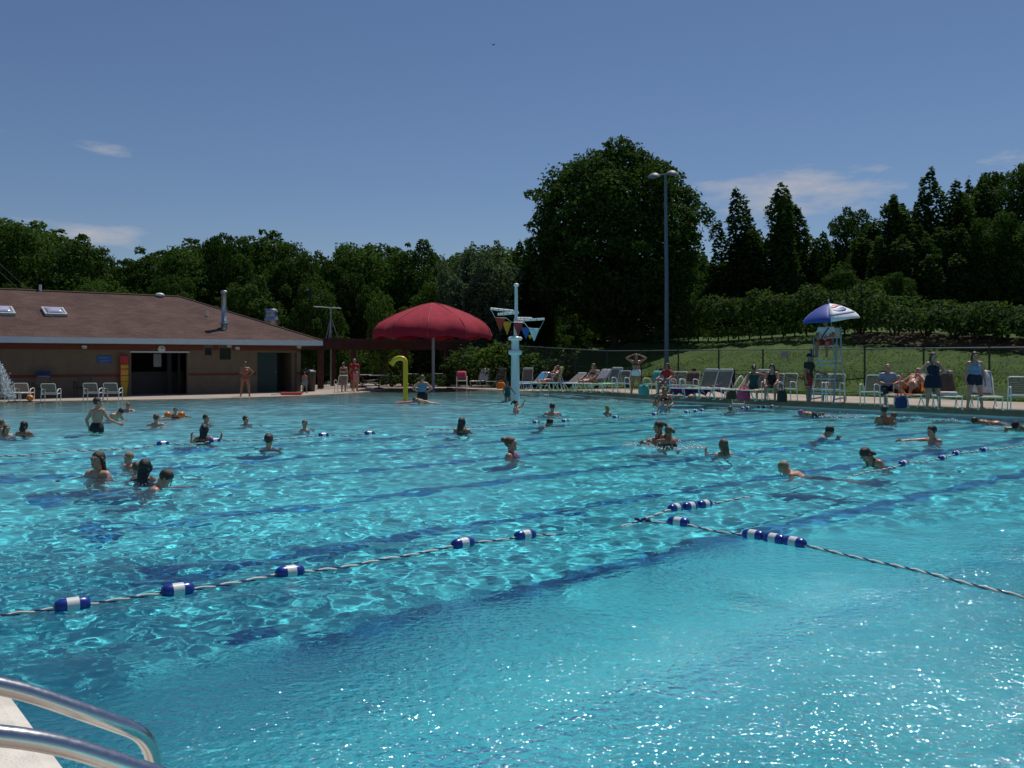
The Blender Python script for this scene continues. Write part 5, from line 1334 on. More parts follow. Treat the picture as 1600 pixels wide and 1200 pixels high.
# bushes round the corner of the fence, in front of the wood
for i, (px, Y, top, wd, lab) in enumerate(((735, 56, 538, 110, 'leafy bush against the pergola end behind the white covered lounger'), (790, 54.5, 534, 110, 'leafy bush behind the foot of the spray mast'), (842, 53.5, 540, 100, 'leafy bush behind the blue covered lounger'), (878, 52.5, 552, 62, 'smaller leafy bush at the fence corner'))):
    shrub(px, 0, top, wd, lab, 'bright' if i in (1, 2) else 'shrub', seed=120+i, n=3600, leaf=.15, Y=Y)
for i, (px, wd, lab) in enumerate(((612, 46, 'low dark planter bush left of the umbrella pole by the yellow spray pipe'), (655, 50, 'low dark planter bush at the umbrella pole'), (700, 46, 'low dark planter bush beside the chair with the pink towel'))): shrub(px, 0, 584, wd, lab.replace(' left of the umbrella pole', ''), 'shrub', seed=140+i, n=1500, leaf=.11, Y=55.0)
for i, (px, Y, top, wd, lab) in enumerate(((525, 62, 548, 70, 'green bush seen between the pergola posts nearest the bath house'), (568, 63, 545, 80, 'green bush seen between the middle pergola posts'), (615, 62, 548, 70, 'green bush behind the pergola and the yellow spray pipe'))): shrub(px, 0, top, wd, lab, 'hedge', seed=150+i, n=1800, leaf=.15, Y=Y)

# grass tufts that roughen the bank
g = np.random.default_rng(77); n = 42000
ss = 32.6+np.abs(g.normal(0, 1, n))**1.3*5.0; tt_ = g.uniform(4, 42, n); keep = (ss < 46) ; ss, tt_ = ss[keep], tt_[keep]; n = len(ss)
X_ = ss*UX+tt_*EX; Y_ = ss*UY+tt_*EY; Z_ = ground_z(X_, Y_); hgt = g.uniform(.015, .055, n)*(1+.5*np.sin(X_*.8)*np.sin(Y_*.9)); a = g.uniform(0, 6.28, n); wd_ = g.uniform(.012, .035, n); lx = g.normal(0, .045, n); ly = g.normal(0, .045, n)
Q = np.stack([np.stack([X_-np.cos(a)*wd_, Y_-np.sin(a)*wd_, Z_-.02], 1), np.stack([X_+np.cos(a)*wd_, Y_+np.sin(a)*wd_, Z_-.02], 1), np.stack([X_+lx+np.cos(a)*wd_*.5, Y_+ly+np.sin(a)*wd_*.5, Z_+hgt], 1), np.stack([X_+lx-np.cos(a)*wd_*.5, Y_+ly-np.sin(a)*wd_*.5, Z_+hgt*.9], 1)], 1).reshape(-1, 3)
o = link_mesh('grass', np_mesh('grass', Q, np.arange(4*n).reshape(n, 4), False), leaf_mat('grass blades', (.034, .080, .005), (.085, .135, .013), .5)); tag(o, 'short green grass on the bank behind the fence', 'grass', kind='stuff')
# ------------------------------------------------------------------ pool furniture
m_strap = mat('taupe vinyl strap', (.22, .185, .165), .55, var=.12, scale=10)
m_frame = mat('white enamel frame', (.84, .83, .78), .35, var=.06)
SEAT = .36
def lounger_parts(back):
    """meshes of a strap lounger, foot end at the origin, head along +Y"""
    if back in LCACHE: return LCACHE[back]
    A = R(back); hy = 1.20; hz = SEAT; L_ = .78; out = []
    bt = V((0, hy+L_*math.cos(A), hz+L_*math.sin(A)))
    q = MB()
    loop = fillet([(-.31, hy+.08, hz), (-.31, 0, hz), (.31, 0, hz), (.31, hy+.08, hz)], .1); q.tube(loop, .017, 8)
    q.tube([(-.31, hy+.03, hz), (.31, hy+.03, hz)], .014, 6); out.append(('frame', q.mesh('frame'), m_frame))
    for sx in (-.31, .31):
        q = MB(); q.tube(fillet([(sx, .10, hz), (sx, .20, .02), (sx, .02, .0)], .05), .016, 7); q.ball((sx, .20, .012), .02, 6); out.append(('leg', q.mesh('leg'), m_frame))
        q = MB(); q.tube(fillet([(sx, .95, hz), (sx, 1.22, .02), (sx, 1.32, .0)], .06), .016, 7); q.tube(fillet([(sx, 1.05, hz), (sx, .82, .02), (sx, .74, .0)], .06), .015, 7); out.append(('leg', q.mesh('leg'), m_frame))
    q = MB()
    for k in range(19):
        y = .05+k*(hy-.06)/18; q.box((0, y, hz+.012), (.63, .050, .006))
    out.append(('seat_straps', q.mesh('seat_straps'), m_strap))
    q = MB(); d = V((0, math.cos(A), math.sin(A)))
    q.tube(fillet([V((-.29, hy, hz)), V((-.29, 0, 0))+bt, V((.29, 0, 0))+bt, V((.29, hy, hz))], .09), .017, 8); out.append(('back_frame', q.mesh('back_frame'), m_frame))
    q = MB(); RT = Matrix.Rotation(A, 3, 'X')
    for k in range(12): q.box(V((0, hy, hz))+d*(.06+k*.69/12)+V((0, -math.sin(A), math.cos(A)))*.012, (.59, .048, .006), RT)
    out.append(('back_straps', q.mesh('back_straps'), m_strap))
    q = MB(); q.tube([V((-.26, hy, hz))+d*.45, V((-.26, hy+.40, hz-.12)), V((.26, hy+.40, hz-.12)), V((.26, hy, hz))+d*.45], .011, 6); out.append(('back_prop', q.mesh('back_prop'), m_frame))
    q = MB(); q.box(V((0, 0, 0))+bt-d*.06+V((0, -math.sin(A), math.cos(A)))*.018, (.60, .10, .03), RT, 0, .012); out.append(('head_pad', q.mesh('head_pad'), mat('pale head pad', (.42, .40, .37), .6)))
    for n_, me, m in out: me.materials.append(m)
    LCACHE[back] = out; return out
LCACHE = {}
def put(parts, root):
    for n_, me, *_ in parts:
        c = bpy.data.objects.new(n_, me); C.objects.link(c); c.parent = root
def lounger(px, py, d, back, label, group='sun loungers along the far deck', z=None):
    p = onz(px, py, .25 if z is None else z); p.z = dz(p)+.004 if z is None else z
    o = thing('sun_lounger', label, 'sun lounger', p, R(-d), group); put(lounger_parts(back), o); o['back'] = back; return o
def chair_parts():
    if 'chair' in LCACHE: return LCACHE['chair']
    out = []; q = MB()
    for sx in (-.29, .29):
        s_ = MB(); s_.tube(fillet([(sx, .05, 0), (sx, .0, .62), (sx, .10, .66), (sx, .50, .62), (sx, .62, .0)], .14, 6), .017, 8); out.append(('arm_frame', s_.mesh('arm_frame'), m_frame))
    q.tube(fillet([(-.27, .02, .42), (-.27, .56, .38), (.27, .56, .38), (.27, .02, .42)], .05), .015, 7); q.tube([(-.29, .04, .42), (.29, .04, .42)], .015, 7); out.append(('seat_frame', q.mesh('seat_frame'), m_frame))
    q = MB()
    for k in range(9): q.box((0, .05+k*.058, .425-.005*k), (.55, .042, .006))
    out.append(('seat_straps', q.mesh('seat_straps'), m_strap))
    q = MB(); q.tube(fillet([(-.26, .50, .36), (-.26, .74, .92), (.26, .74, .92), (.26, .50, .36)], .08), .016, 8); out.append(('back_frame', q.mesh('back_frame'), m_frame))
    q = MB(); A = math.atan2(.56, .24); RT = Matrix.Rotation(A, 3, 'X')
    for k in range(8): f = .12+k*.11; q.box((0, .50+.24*f-.012, .36+.56*f), (.53, .042, .006), RT)
    out.append(('back_straps', q.mesh('back_straps'), m_strap))
    for n_, me, m in out: me.materials.append(m)
    LCACHE['chair'] = out; return out
def chair(px, py, d, label, group='armchairs on the far deck', z=None, sc_=1.0):
    p = onz(px, py, .25 if z is None else z); p.z = dz(p)+.004
    o = thing('pool_chair', label, 'chair', p, R(-d), group); put(chair_parts(), o); o.scale = (sc_, sc_, sc_); return o
def towel(root, label, col, part='back', hang=.0, back=None, seed=0, wid=.62):
    """cloth over a lounger; takes the lounger's frame"""
    A = R(root['back'] if 'back' in root.keys() else 66); g = random.Random(seed); hy = 1.20; rows = []; line = []
    chairy = 'back' not in root.keys()
    if chairy:
        base = V((0, .50, .36)); top = V((0, .74, .92)); 
        line = [base.lerp(top, f)+V((0, -.03, .01)) for f in (.35, .6, .85)]+[top+V((0, -.01, .03)), top+V((0, .04, .0)), top.lerp(base, .35)+V((0, .05, 0)), top.lerp(base, .7)+V((0, .05, 0))]
    else:
        d = V((0, math.cos(A), math.sin(A))); n_ = V((0, -math.sin(A), math.cos(A))); h_ = V((0, hy, SEAT))
        if part in ('seat', 'all'): line += [V((0, y, SEAT+.030)) for y in ((.02, .3, .6, .9, 1.15) if part == 'all' else (.1, .35, .6, .85, 1.1))]
        if part in ('back', 'all'):
            line += [h_+d*f+n_*.030 for f in (.08, .3, .55, .75)]
            line += [h_+d*.80+n_*.01, h_+d*.80-n_*.04+V((0, .02, -.06)), h_+d*.62-n_*.05+V((0, 0, -.02)), h_+d*.40-n_*.05]
    nx = 9
    for i, p in enumerate(line):
        row = []
        for j in range(nx):
            u = (j/(nx-1)-.5)*2; x = u*wid/2*(1+.05*math.sin(i*1.3+seed)); dzz = .012*math.sin(j*1.9+i*.9+seed)
            if hang > 0 and abs(u) > .88: dzz -= hang*(.8+.25*math.sin(i*2+seed)); x = math.copysign(wid/2+.03, u)
            row.append((x, p.y+.006*math.sin(j*2.3+i), p.z+dzz))
        rows.append(row)
    q = MB(); q.sheet(rows[::-1], 0, .014)
    o = q.build('towel', col); o.location = root.location; o.rotation_euler = root.rotation_euler; tag(o, label, 'towel'); return o
TW = {n: mat(n+' towel', c, .95, var=.18, scale=9, bump=.6, bscale=90) for n, c in {'white': (.78, .78, .78), 'pink': (.60, .08, .16), 'blue': (.03, .24, .50), 'yellow': (.60, .42, .10), 'green': (.14, .48, .16), 'purple': (.18, .02, .14), 'navy': (.03, .05, .14), 'teal': (.10, .36, .33), 'grey': (.30, .32, .36), 'orange': (.60, .18, .02), 'brown': (.14, .09, .06), 'stripe': (.45, .25, .20)}.items()}
SB = 'strap lounger'
l1 = lounger(741, 605.5, 24, 66, 'upright lounger spread with a white towel between the pink towel chair and the mast', z=.03)
towel(l1, 'white towel covering the upright lounger near the mast', TW['white'], 'all')
c0 = chair(722, 606.0, -6, 'white framed chair with a pink striped towel beside the white covered lounger', z=.03)
towel(c0, 'pink towel hung over the back of a white framed chair', TW['pink'], 'back', wid=.5)
l2 = lounger(766, 605.8, 28, 72, 'grey lounger with a raised back close to the mast', z=.03)
l3 = lounger(812, 607.5, 20, 74, 'lounger half hidden behind the foot of the mast', z=.06)
l4 = lounger(808, 608.5, 52, 42, 'lounger wrapped in a bright blue towel just past the mast')
towel(l4, 'bright blue towel spread over the lounger past the mast', TW['blue'], 'all', hang=.10)
l5 = lounger(834, 609.5, 54, 68, 'lounger with the reclining woman on a yellow towel')
towel(l5, 'yellow towel under the reclining woman', TW['yellow'], 'all')
l6 = lounger(861, 610.5, 56, 34, 'low backed lounger with a dark blue towel')
towel(l6, 'dark blue towel on a low backed lounger', TW['navy'], 'seat')
l7 = lounger(885, 612, 52, 46, 'grey lounger just behind the steel ladder')
l8 = lounger(903, 612.5, 54, 50, 'lounger with the woman sunning her back')
towel(l8, 'pale towel over the lounger back behind the sunbathing woman', TW['grey'], 'back')
l9 = lounger(930, 613.5, 44, 62, 'lounger with green and white towels behind the girl in turquoise')
towel(l9, 'green and white towel laid on the lounger behind the girl in turquoise', TW['green'], 'seat', hang=.06)
c1 = chair(966, 614.5, 30, 'empty strap armchair behind the girl in turquoise')
c2 = chair(1015, 616.5, 42, 'armchair loaded with mixed towels beside the person in red')
towel(c2, 'teal towel over the armchair beside the person in red', TW['teal'], 'back', wid=.52)
c3 = chair(1036, 618, 42, 'armchair with the person in the red shirt')
c4 = chair(1052, 618.5, 35, 'empty armchair just past the person in the red shirt')
c5 = chair(1072, 619, 35, 'armchair with an orange towel under the floodlight pole')
towel(c5, 'dark orange towel over an armchair back under the floodlight pole', TW['brown'], 'back', wid=.5)
l10 = lounger(1054, 622, 64, 12, 'flat lounger draped with a deep purple towel')
towel(l10, 'deep purple towel hanging to the ground over a flat lounger', TW['purple'], 'all', hang=.30)
l11 = lounger(1078, 623, 42, 62, 'raised lounger with a bright green towel heap')
towel(l11, 'bright green and white towel heaped on a raised lounger', TW['green'], 'seat')
l12 = lounger(1101, 624, 42, 62, 'raised lounger with a grey towel next to the green towel')
towel(l12, 'pale grey towel on the seat of a raised lounger', TW['grey'], 'seat')
l13 = lounger(1136, 625, 46, 40, 'half raised lounger beside the brown bag')
l14 = lounger(1165, 626.5, 40, 62, 'lounger with the woman reaching out her arm')
towel(l14, 'yellow towel on the lounger of the woman reaching out', TW['yellow'], 'seat', hang=.12)
c6 = chair(1203, 627, 34, 'armchair with the woman in the dark swimsuit')
c7 = chair(1222, 626, 40, 'empty armchair with a pale back pad next to the dark swimsuit woman')
c8 = chair(1276, 628, 36, 'armchair seen through the rungs of the lifeguard stand')
c9 = chair(1298, 629, 36, 'armchair just past the rungs of the lifeguard stand')
c10 = chair(1359, 634, 34, 'empty armchair between the lifeguard stand and the man in the pale blue shirt')
c11 = chair(1381, 634.5, 40, 'armchair with the man in the pale blue shirt')
l15 = lounger(1399, 637, 48, 50, 'lounger with the bare chested man on an orange towel')
towel(l15, 'orange towel under the bare chested man', TW['orange'], 'all')
l16 = lounger(1486, 640, 16, 66, 'lounger with a folded white towel between the two standing women')
ft_ = MB(); ft_.box((0, .55, SEAT+.05), (.46, .36, .06), None, 0, .025); ft_.box((.02, .55, SEAT+.10), (.44, .33, .05), None, 0, .022)
o = ft_.build('folded_towel', TW['white']); o.location = l16.location; o.rotation_euler = l16.rotation_euler; tag(o, 'folded white towels stacked on the lounger between the two standing women', 'towel')
towel(l16, 'dark brown towel on the lounger back behind the woman in the blue top', TW['brown'], 'back')
l17 = lounger(1549, 641, 16, 66, 'lounger with a big white towel over its back')
towel(l17, 'big crumpled white towel thrown over a lounger back', TW['white'], 'back', hang=.22)
c12 = chair(1598, 641.5, 20, 'armchair at the picture edge past the white towel')
l18 = lounger(1655, 645, 18, 60, 'lounger beyond the picture edge past the last armchair')
# chairs in front of the bath house
GL = 'low strap chairs in front of the bath house'
for (px, py, d, lab) in ((83, 627.0, 168, 'low strap chair standing alone before the blue notice'), (149, 625.4, 172, 'low strap chair in front of the rescue board, first of two'), (180, 625.2, 172, 'low strap chair in front of the rescue board, second of two'), (42, 625.5, 170, 'low strap chair with an orange ball beside the falling water'), (4, 626.0, 170, 'low strap chair at the picture edge behind the falling water')):
    p = onz(px, py, .03); o = thing('pool_chair', lab, 'chair', p, R(-d)+R(-38)*0, GL); put(chair_parts(), o); o.scale = (.98, .98, .76)
o = MB().ball((0, 0, .12), (.14, .14, .12), 14).build('ball', mat('orange ball', (.65, .22, .03), .4)); p = onz(47, 626.5, .03); o.location = p; tag(o, 'orange beach ball under the low chair by the falling water', 'ball')
p = onz(20, 627.5, .03); tb = thing('side_table', 'low white side table under the falling water', 'table', p, R(-10)); q = MB(); q.box((0, .3, .34), (.66, .5, .035), None, 0, .012); q.build('top', m_frame, tb)
for sx in (-.28, .28):
    for y in (.1, .5): MB().cyl((sx, y, 0), (sx*.95, y, .325), .017, n=7).build('leg', m_frame, tb)
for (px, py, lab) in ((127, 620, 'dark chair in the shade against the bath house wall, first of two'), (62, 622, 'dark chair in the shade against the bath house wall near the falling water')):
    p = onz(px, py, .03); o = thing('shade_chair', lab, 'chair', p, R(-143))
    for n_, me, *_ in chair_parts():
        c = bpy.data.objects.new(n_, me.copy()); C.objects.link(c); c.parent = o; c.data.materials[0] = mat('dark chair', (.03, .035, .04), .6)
o = MB().box((0, 0, 0), (.55, .04, .30), None, 0, .015).build('towel', TW['navy']); p = onz(62, 622, .03); o.location = (p.x-.1, p.y+.5, 1.0); o.rotation_euler = (0, 0, R(38)); tag(o, 'dark blue towel on a shaded chair back near the falling water', 'towel')
# small things on the deck
def bag(px, py, w_, h_, m, label, z=.25):
    p = onz(px, py, z); p.z = dz(p)+.003; o = thing('beach_bag', label, 'bag', p, R(25)); q = MB(); rows = []
    for i in range(6):
        f = i/5; k = (1-.25*f**3)*(1+.10*math.sin(math.pi*f)); rows.append((w_/2*k, h_*f))
    q.lathe([(.001, 0)]+rows+[(rows[-1][0]*.8, h_*.98)], (0, 0, 0), 14, M=Matrix.Diagonal((1, .62, 1, 1))); q.build('bag_body', m, o)
    for y in (-.06, .06): MB().tube(bez((-w_*.22, y, h_*.95), (0, y*1.3, h_*1.7), (w_*.22, y, h_*.95), 8), .012, 6).build('handle', m, o)
    return o
bag(1143, 623.5, .42, .30, TW['brown'], 'brown woven bag on the deck under the half raised lounger'); bag(1162, 626, .48, .42, TW['pink'], 'bright pink bag beside the lounger of the woman reaching out')
bag(1006, 617, .46, .40, TW['teal'], 'teal bag on the deck by the armchair loaded with towels'); bag(1408, 637.5, .40, .36, TW['navy'], 'dark bag under the lounger of the bare chested man'); bag(1222, 628, .36, .42, mat('dark bag', (.03, .035, .03), .8), 'dark bag by the armchair of the dark swimsuit woman')
bag(783, 606.6, .5, .35, TW['orange'], 'orange bag on the deck by the mast', z=.04)
for i, (px, py) in enumerate(((700, 606.6), (704, 606.8))):
    o = MB().box((0, 0, .02), (.11, .27, .035), None, 0, .016).build('sandal', mat('dark sandal', (.03, .02, .02), .7)); o.location = onz(px, py, .02); o.rotation_euler = (0, 0, .4+.3*i); tag(o, 'dark sandal left on the deck near the pink towel chair', 'sandal', 'pair of sandals on the deck')
rt = thing('rescue_tube', 'long red rescue tube lying on the deck edge in front of the green doors', 'rescue tube', onz(455, 617.4, .02), R(8))
q = MB(); q.box((0, 0, .075), (.98, .15, .13), None, 0, .05); q.build('foam', m_rr, rt); MB().tube(bez((-.48, 0, .08), (-.7, .1, .02), (-.95, .35, .02), 8), .012, 6).build('strap', mat('dark strap', (.03, .03, .03), .8), rt)
# tables under the pergola
def patio_table(px, Y, label):
    p = at(px, HY, Y); p.z = gz(p) if False else .03; o = thing('patio_table', label, 'table', p, .3); q = MB(); q.lathe([(.001, .70), (.55, .70), (.57, .72), (.55, .735), (.001, .735)], (0, 0, 0), 20); q.build('top', mat('grey table top', (.38, .38, .37), .5), o)
    q = MB(); q.tube([(0, 0, .02), (0, 0, .70)], .04, 8); q.lathe([(.28, 0), (.26, .03), (.04, .06)], (0, 0, 0), 14); q.build('pedestal', m_bin, o)
    for k in range(4):
        a = k*math.pi/2+.5; q = MB(); q.box((.85*math.cos(a), .85*math.sin(a), .43), (.40, .40, .03), rotz(a), 0, .01); q.tube([(.75*math.cos(a), .75*math.sin(a), .42), (.1*math.cos(a), .1*math.sin(a), .15)], .02, 6); q.build('seat', m_bin, o)
    return o
patio_table(592, 51.5, 'round table with fixed seats under the pergola end near the yellow spray pipe'); patio_table(566, 53.5, 'round table with fixed seats farther under the pergola'); patio_table(640, 56.5, 'round table behind the low planter bushes by the umbrella pole'); patio_table(690, 57, 'round table in the shade of the red umbrella edge')
c = chair(530, 611.6, 150, 'white framed chair beside the woman in dark shorts near the pergola', group='chair near the pergola', z=.03, sc_=.9)

# ------------------------------------------------------------------ lifeguard stand
m_lg = mat('pale blue grey stand paint', (.25, .33, .38), .4, var=.08); m_step = mat('pale step tread', (.50, .56, .58), .5)
p = onz(1286, 630.5, .254); lgd = thing('lifeguard_stand', 'tall pale blue lifeguard stand with steps on the far deck', 'lifeguard stand', p, math.atan2(UY, UX)*0+R(60))
# local: x to the rear wheels, y across
ST = 1.86; W2_ = .36
for y in (-W2_, W2_):
    q = MB(); q.tube(fillet([(-.30, y, .02), (-.12, y, .14), (-.05, y, .6), (.30, y, ST-.06)], .12), .030, 8); q.build('front_leg', m_lg, lgd)
    q = MB(); q.tube(fillet([(1.75, y, .12), (1.62, y, .55), (1.05, y, ST-.35), (1.0, y, ST+.62)], .1), .028, 8); q.build('rear_leg', m_lg, lgd)
    q = MB(); q.tube([(-.06, y, .14), (1.75, y, .13)], .024, 8); q.tube([(.30, y, ST-.08), (1.02, y, ST-.08)], .026, 8); q.tube(fillet([(.32, y, ST-.08), (.34, y, ST+.28), (1.0, y, ST+.28)], .1), .022, 8); q.build('side_rail', m_lg, lgd)
    q = MB(); q.tube([(1.75, y-.03, .11), (1.75, y+.03, .11)], .11, 14); q.build('wheel', m_bin, lgd)
for k, z in enumerate((.34, .78, 1.22)):
    f = z/ST; q = MB(); q.box((-.10+.36*f, 0, z), (.22, W2_*2+.02, .04), None, 0, .01); q.build('step', m_step, lgd)
q = MB(); q.box((.12, 0, 1.36), (.42, W2_*2+.02, .045), None, 0, .01); q.box((1.02, 0, 1.36), (.28, W2_*2, .04)); q.build('footrest', m_step, lgd)
q = MB(); q.box((.62, 0, ST), (.52, W2_*2-.06, .05), None, 0, .015); q.build('seat', m_step, lgd)
q = MB(); q.box((.95, 0, ST+.42), (.05, W2_*2-.06, .34), None, 0, .015); q.build('backrest', m_step, lgd)
# its umbrella, wedges of blue and white with a round red white and blue badge
m_ub = mat('blue umbrella cloth', (.028, .065, .34), .6, var=.08); m_uw = mat('white umbrella cloth', (.82, .83, .86), .6, var=.05)
pu = V((lgd.location.x, lgd.location.y, 0)); MU = Matrix.Rotation(R(60), 3, 'Z'); base_u = lgd.location+MU @ V((.50, .0, 0)); YUm = base_u.y; ku = YUm/FL
ctr = V(((1295-800)*ku, YUm, CZ+(HY-474)*ku))
ub = thing('lifeguard_umbrella', 'tilted blue and white umbrella shading the lifeguard stand', 'umbrella', ctr); ub.rotation_euler = (R(2), R(-7), R(0))
r_u = 43.5*ku; dr = .88; NW = 6; prof = [(.0, 0), (.22, -.07), (.45, -.19), (.68, -.35), (.86, -.51), (.96, -.66), (1.0, -.80)]
WEDGE = [-109, -27, 23, 75, 125, 171, 251]
for k in range(6):
    rows = []; a0, a1 = R(WEDGE[k]), R(WEDGE[k+1])
    for (r, z) in prof:
        row = []
        for j in range(9):
            a = a0+(a1-a0)*j/8; sg_ = 1-abs(j/4-1); rr = r_u*r*(1-.05*sg_*r); row.append((rr*math.cos(a), rr*math.sin(a), z*r_u*.80+(.03*sg_ if r == 1.0 else 0)))
        rows.append(row)
    MB().sheet(rows, 0, .006).build('white_panel' if k % 2 == 0 else 'blue_panel', m_uw if k % 2 == 0 else m_ub, ub)
q = MB(); q.tube([(0, 0, .10), (0, 0, -1.75)], .02, 8); q.ball((0, 0, .10), .035, 8); q.build('pole', m_lg, ub)
q = MB()
for k in range(NW):
    a = 2*math.pi*k/NW+R(-90); q.tube([(0, 0, -.70*r_u), (.6*r_u*math.cos(a), .6*r_u*math.sin(a), -.27*r_u)], .008, 5)
q.build('ribs', m_galv, ub)
# badge on the white panel that faces the water: k=1 spans from -42 to 3 degrees
def on_canopy(r, a):
    rs = [q_[0] for q_ in prof]; zs2 = [q_[1] for q_ in prof]; f_ = min(1, max(0, (math.degrees(a)+109)/82)); sg_ = 1-abs(2*f_-1); rr = r_u*r*(1-.05*sg_*r)
    return V((rr*math.cos(a), rr*math.sin(a), float(np.interp(r, rs, zs2))*r_u*.80+.010))
def badge_part(name, m, fn0, fn1, x0, x1, n=14):
    rows = []
    for i in range(n+1):
        x = x0+(x1-x0)*i/n; y0, y1 = fn0(x), fn1(x); row = []
        for j in range(5):
            y = y0+(y1-y0)*j/4; row.append(on_canopy(.50-y*.24, R(-72)+x*.27/.5*.95))
        rows.append(row)
    MB().sheet(rows, 0, .002).build(name, m, ub)
circ = lambda x: math.sqrt(max(0, 1-x*x))
badge_part('badge', mat('badge red', (.55, .03, .04), .5), lambda x: min(circ(x), .22+.18*math.sin(x*2.6)), circ, -.98, .98)
badge_part('badge', mat('badge blue', (.02, .06, .36), .5), lambda x: -circ(x), lambda x: max(-circ(x), -.22+.18*math.sin(x*2.6)), -.98, .98)
badge_part('lettering', mat('badge lettering', (.10, .13, .30), .6), lambda x: -1.55, lambda x: -1.30, -1.3, 1.3)

# ------------------------------------------------------------------ people on the deck
tr_red = cloth('red swim cloth', (.38, .02, .02)); tr_org = cloth('orange red swim cloth', (.50, .05, .025)); tr_blk = cloth('black swim cloth', (.012, .012, .016)); tr_nav = cloth('navy swim cloth', (.009, .012, .032)); tr_blu = cloth('light blue swim cloth', (.10, .26, .38))
tr_tur = cloth('turquoise swim cloth', (.05, .36, .38)); tr_wht = cloth('white cloth', (.74, .74, .76)); tr_pnk = cloth('pink swim cloth', (.60, .22, .27)); tr_pur = cloth('purple swim cloth', (.16, .03, .28)); tr_tea = cloth('dark teal swim cloth', (.01, .07, .08)); tr_gry = cloth('grey blue cloth', (.22, .30, .42)); tr_drk = cloth('dark green cloth', (.012, .022, .018))
tr_brn = cloth('brown swim cloth', (.10, .05, .03))
def dpt(px, py, z=None):
    p = onz(px, py, .25 if z is None else z); p.z = (dz(p) if z is None else z)+.004; return p
def seat_at(root, y, z): return root.matrix_basis @ V((0, y, z))
ANG = lambda d: -d
P_ = person
P_('woman in an orange red bikini standing before the bath house, hand on her hip', dpt(383, 619.6, .02), 25, 1.56, 'tan', ('pony', 'brown'), [('bra', tr_org), ('bottom', tr_org)], armL=ARM_HIP, armR=((.25, .55, -.8), (-.5, .55, .85)), legs='wide', female=True, bulk=1.12, head=(25, 0), vox=.017)
P_('small boy in light blue swim shorts at the corner of the bath house', dpt(476, 614.2, .02), 160, 1.03, 'tan', ('short', 'brown'), [('trunks', tr_blu, .8)], vox=.015, stride=.2)
P_('woman in dark shorts with bare back near the pergola', dpt(537, 612.2, .02), 170, 1.50, 'fair', ('pony', 'brown'), [('trunks', tr_blk, .4), ('bra', tr_blk)], female=True, vox=.017)
P_('man in a red shirt standing near the pergola', dpt(554, 610.9, .02), 175, 1.68, 'tan', ('bald', 'grey'), [('tshirt', tr_red), ('trunks', tr_red, .8)], bulk=1.2, vox=.018)
P_('girl in a pink swimsuit beside the man in the red shirt', dpt(556, 612.2, .02), 150, 1.22, 'fair', ('long', 'light'), [('onepiece', tr_pnk)], female=True, vox=.017, stride=.12)
P_('woman reclining on the yellow towel', seat_at(l5, 1.12, .48), ANG(54), 1.64, 'pink', ('pony', 'brown'), [('bra', tr_brn), ('bottom', tr_brn)], legs='recline', lean=-24, female=True, mode='hip', armL=((.3, .5, -.7), (-.3, .8, -.2)), armR=((.3, .5, -.7), (-.2, .8, -.2)), vox=.018, head=(0, 10))
P_('woman sitting up on a lounger sunning her back', seat_at(l8, .95, .48), ANG(54), 1.62, 'pink', ('bob', 'light'), [('bra', tr_tea), ('bottom', tr_tea)], legs='recline', lean=6, female=True, mode='hip', armL=((.3, .5, -.8), (.0, .8, -.3)), armR=((.3, .5, -.8), (.0, .8, -.3)), vox=.018)
pe = onz(939, 619.5, .25); s_, t_ = to_st(pe.x, pe.y); pe = st(28.75, t_, .25+.10)
P_('girl in a turquoise swimsuit sitting on the pool edge leaning on one arm', pe, -62, 1.42, 'fair', ('bob', 'light'), [('onepiece', tr_tur)], legs='sit', lean=-14, female=True, mode='hip', armL=((.35, -.45, -.8), (.1, -.2, -1)), armR=((.2, .5, -.7), (.0, .7, -.4)), vox=.017)
P_('woman in a brown top and white shorts with both hands on her head', dpt(994, 615.4), 0, 1.66, 'tan', ('bob', 'brown'), [('bra', tr_brn), ('trunks', tr_wht, .30)], armL=((.9, .1, .55), (-.85, -.1, .45)), armR=((.9, .1, .55), (-.85, -.1, .45)), female=True, vox=.018, legs='wide')
P_('person in a red shirt sitting in an armchair', seat_at(c3, .32, .52), ANG(42), 1.6, 'tan', ('bob', 'black'), [('tshirt', tr_red), ('trunks', tr_gry, .6)], legs='sit', lean=2, mode='hip', armL=((.3, .5, -.7), (.0, .8, -.3)), armR=((.3, .5, -.7), (.0, .8, -.3)), vox=.018)
P_('woman in a dark teal swimsuit sitting with one arm stretched out', seat_at(l14, .62, .48), 172, 1.64, 'tan', ('pony', 'brown'), [('onepiece', tr_tea)], legs='sit', female=True, mode='hip', armR=((.95, .1, -.25), (.95, .25, -.22)), armL=((.2, .3, -.9), (.1, .7, -.4)), vox=.018)
P_('woman in a dark swimsuit and dark hair sitting in an armchair facing the water', seat_at(c6, .30, .52), -28, 1.62, 'fair', ('bob', 'black'), [('onepiece', tr_blk)], legs='sit', lean=10, female=True, mode='hip', armL=((.2, .6, -.7), (-.1, .7, -.3)), armR=((.2, .6, -.7), (-.1, .7, -.3)), vox=.018, bulk=1.12)
P_('lifeguard in a dark shirt and red shorts standing at the foot of the stand', dpt(1263, 630.5), 42, 1.62, 'tan', ('cap', tr_nav, 1), [('tshirt', tr_drk), ('trunks', tr_red, .7)], armL=((.25, .35, -.9), (.3, .9, -.2)), vox=.018, lean=4, stride=.05)
gp_ = lgd.location+MU @ V((.52, 0, ST+.12))
lgp = P_('lifeguard in a white shirt and red shorts seated on top of the stand', gp_, -38, 1.70, 'tan', ('cap', tr_red), [('tshirt', tr_wht), ('trunks', tr_red, .85), ('sash', tr_blk)], legs='sit', lean=4, mode='hip', armL=((.35, .4, -.8), (-.4, .8, -.1)), armR=((.35, .4, -.8), (-.4, .8, -.1)), vox=.018, bulk=1.1)
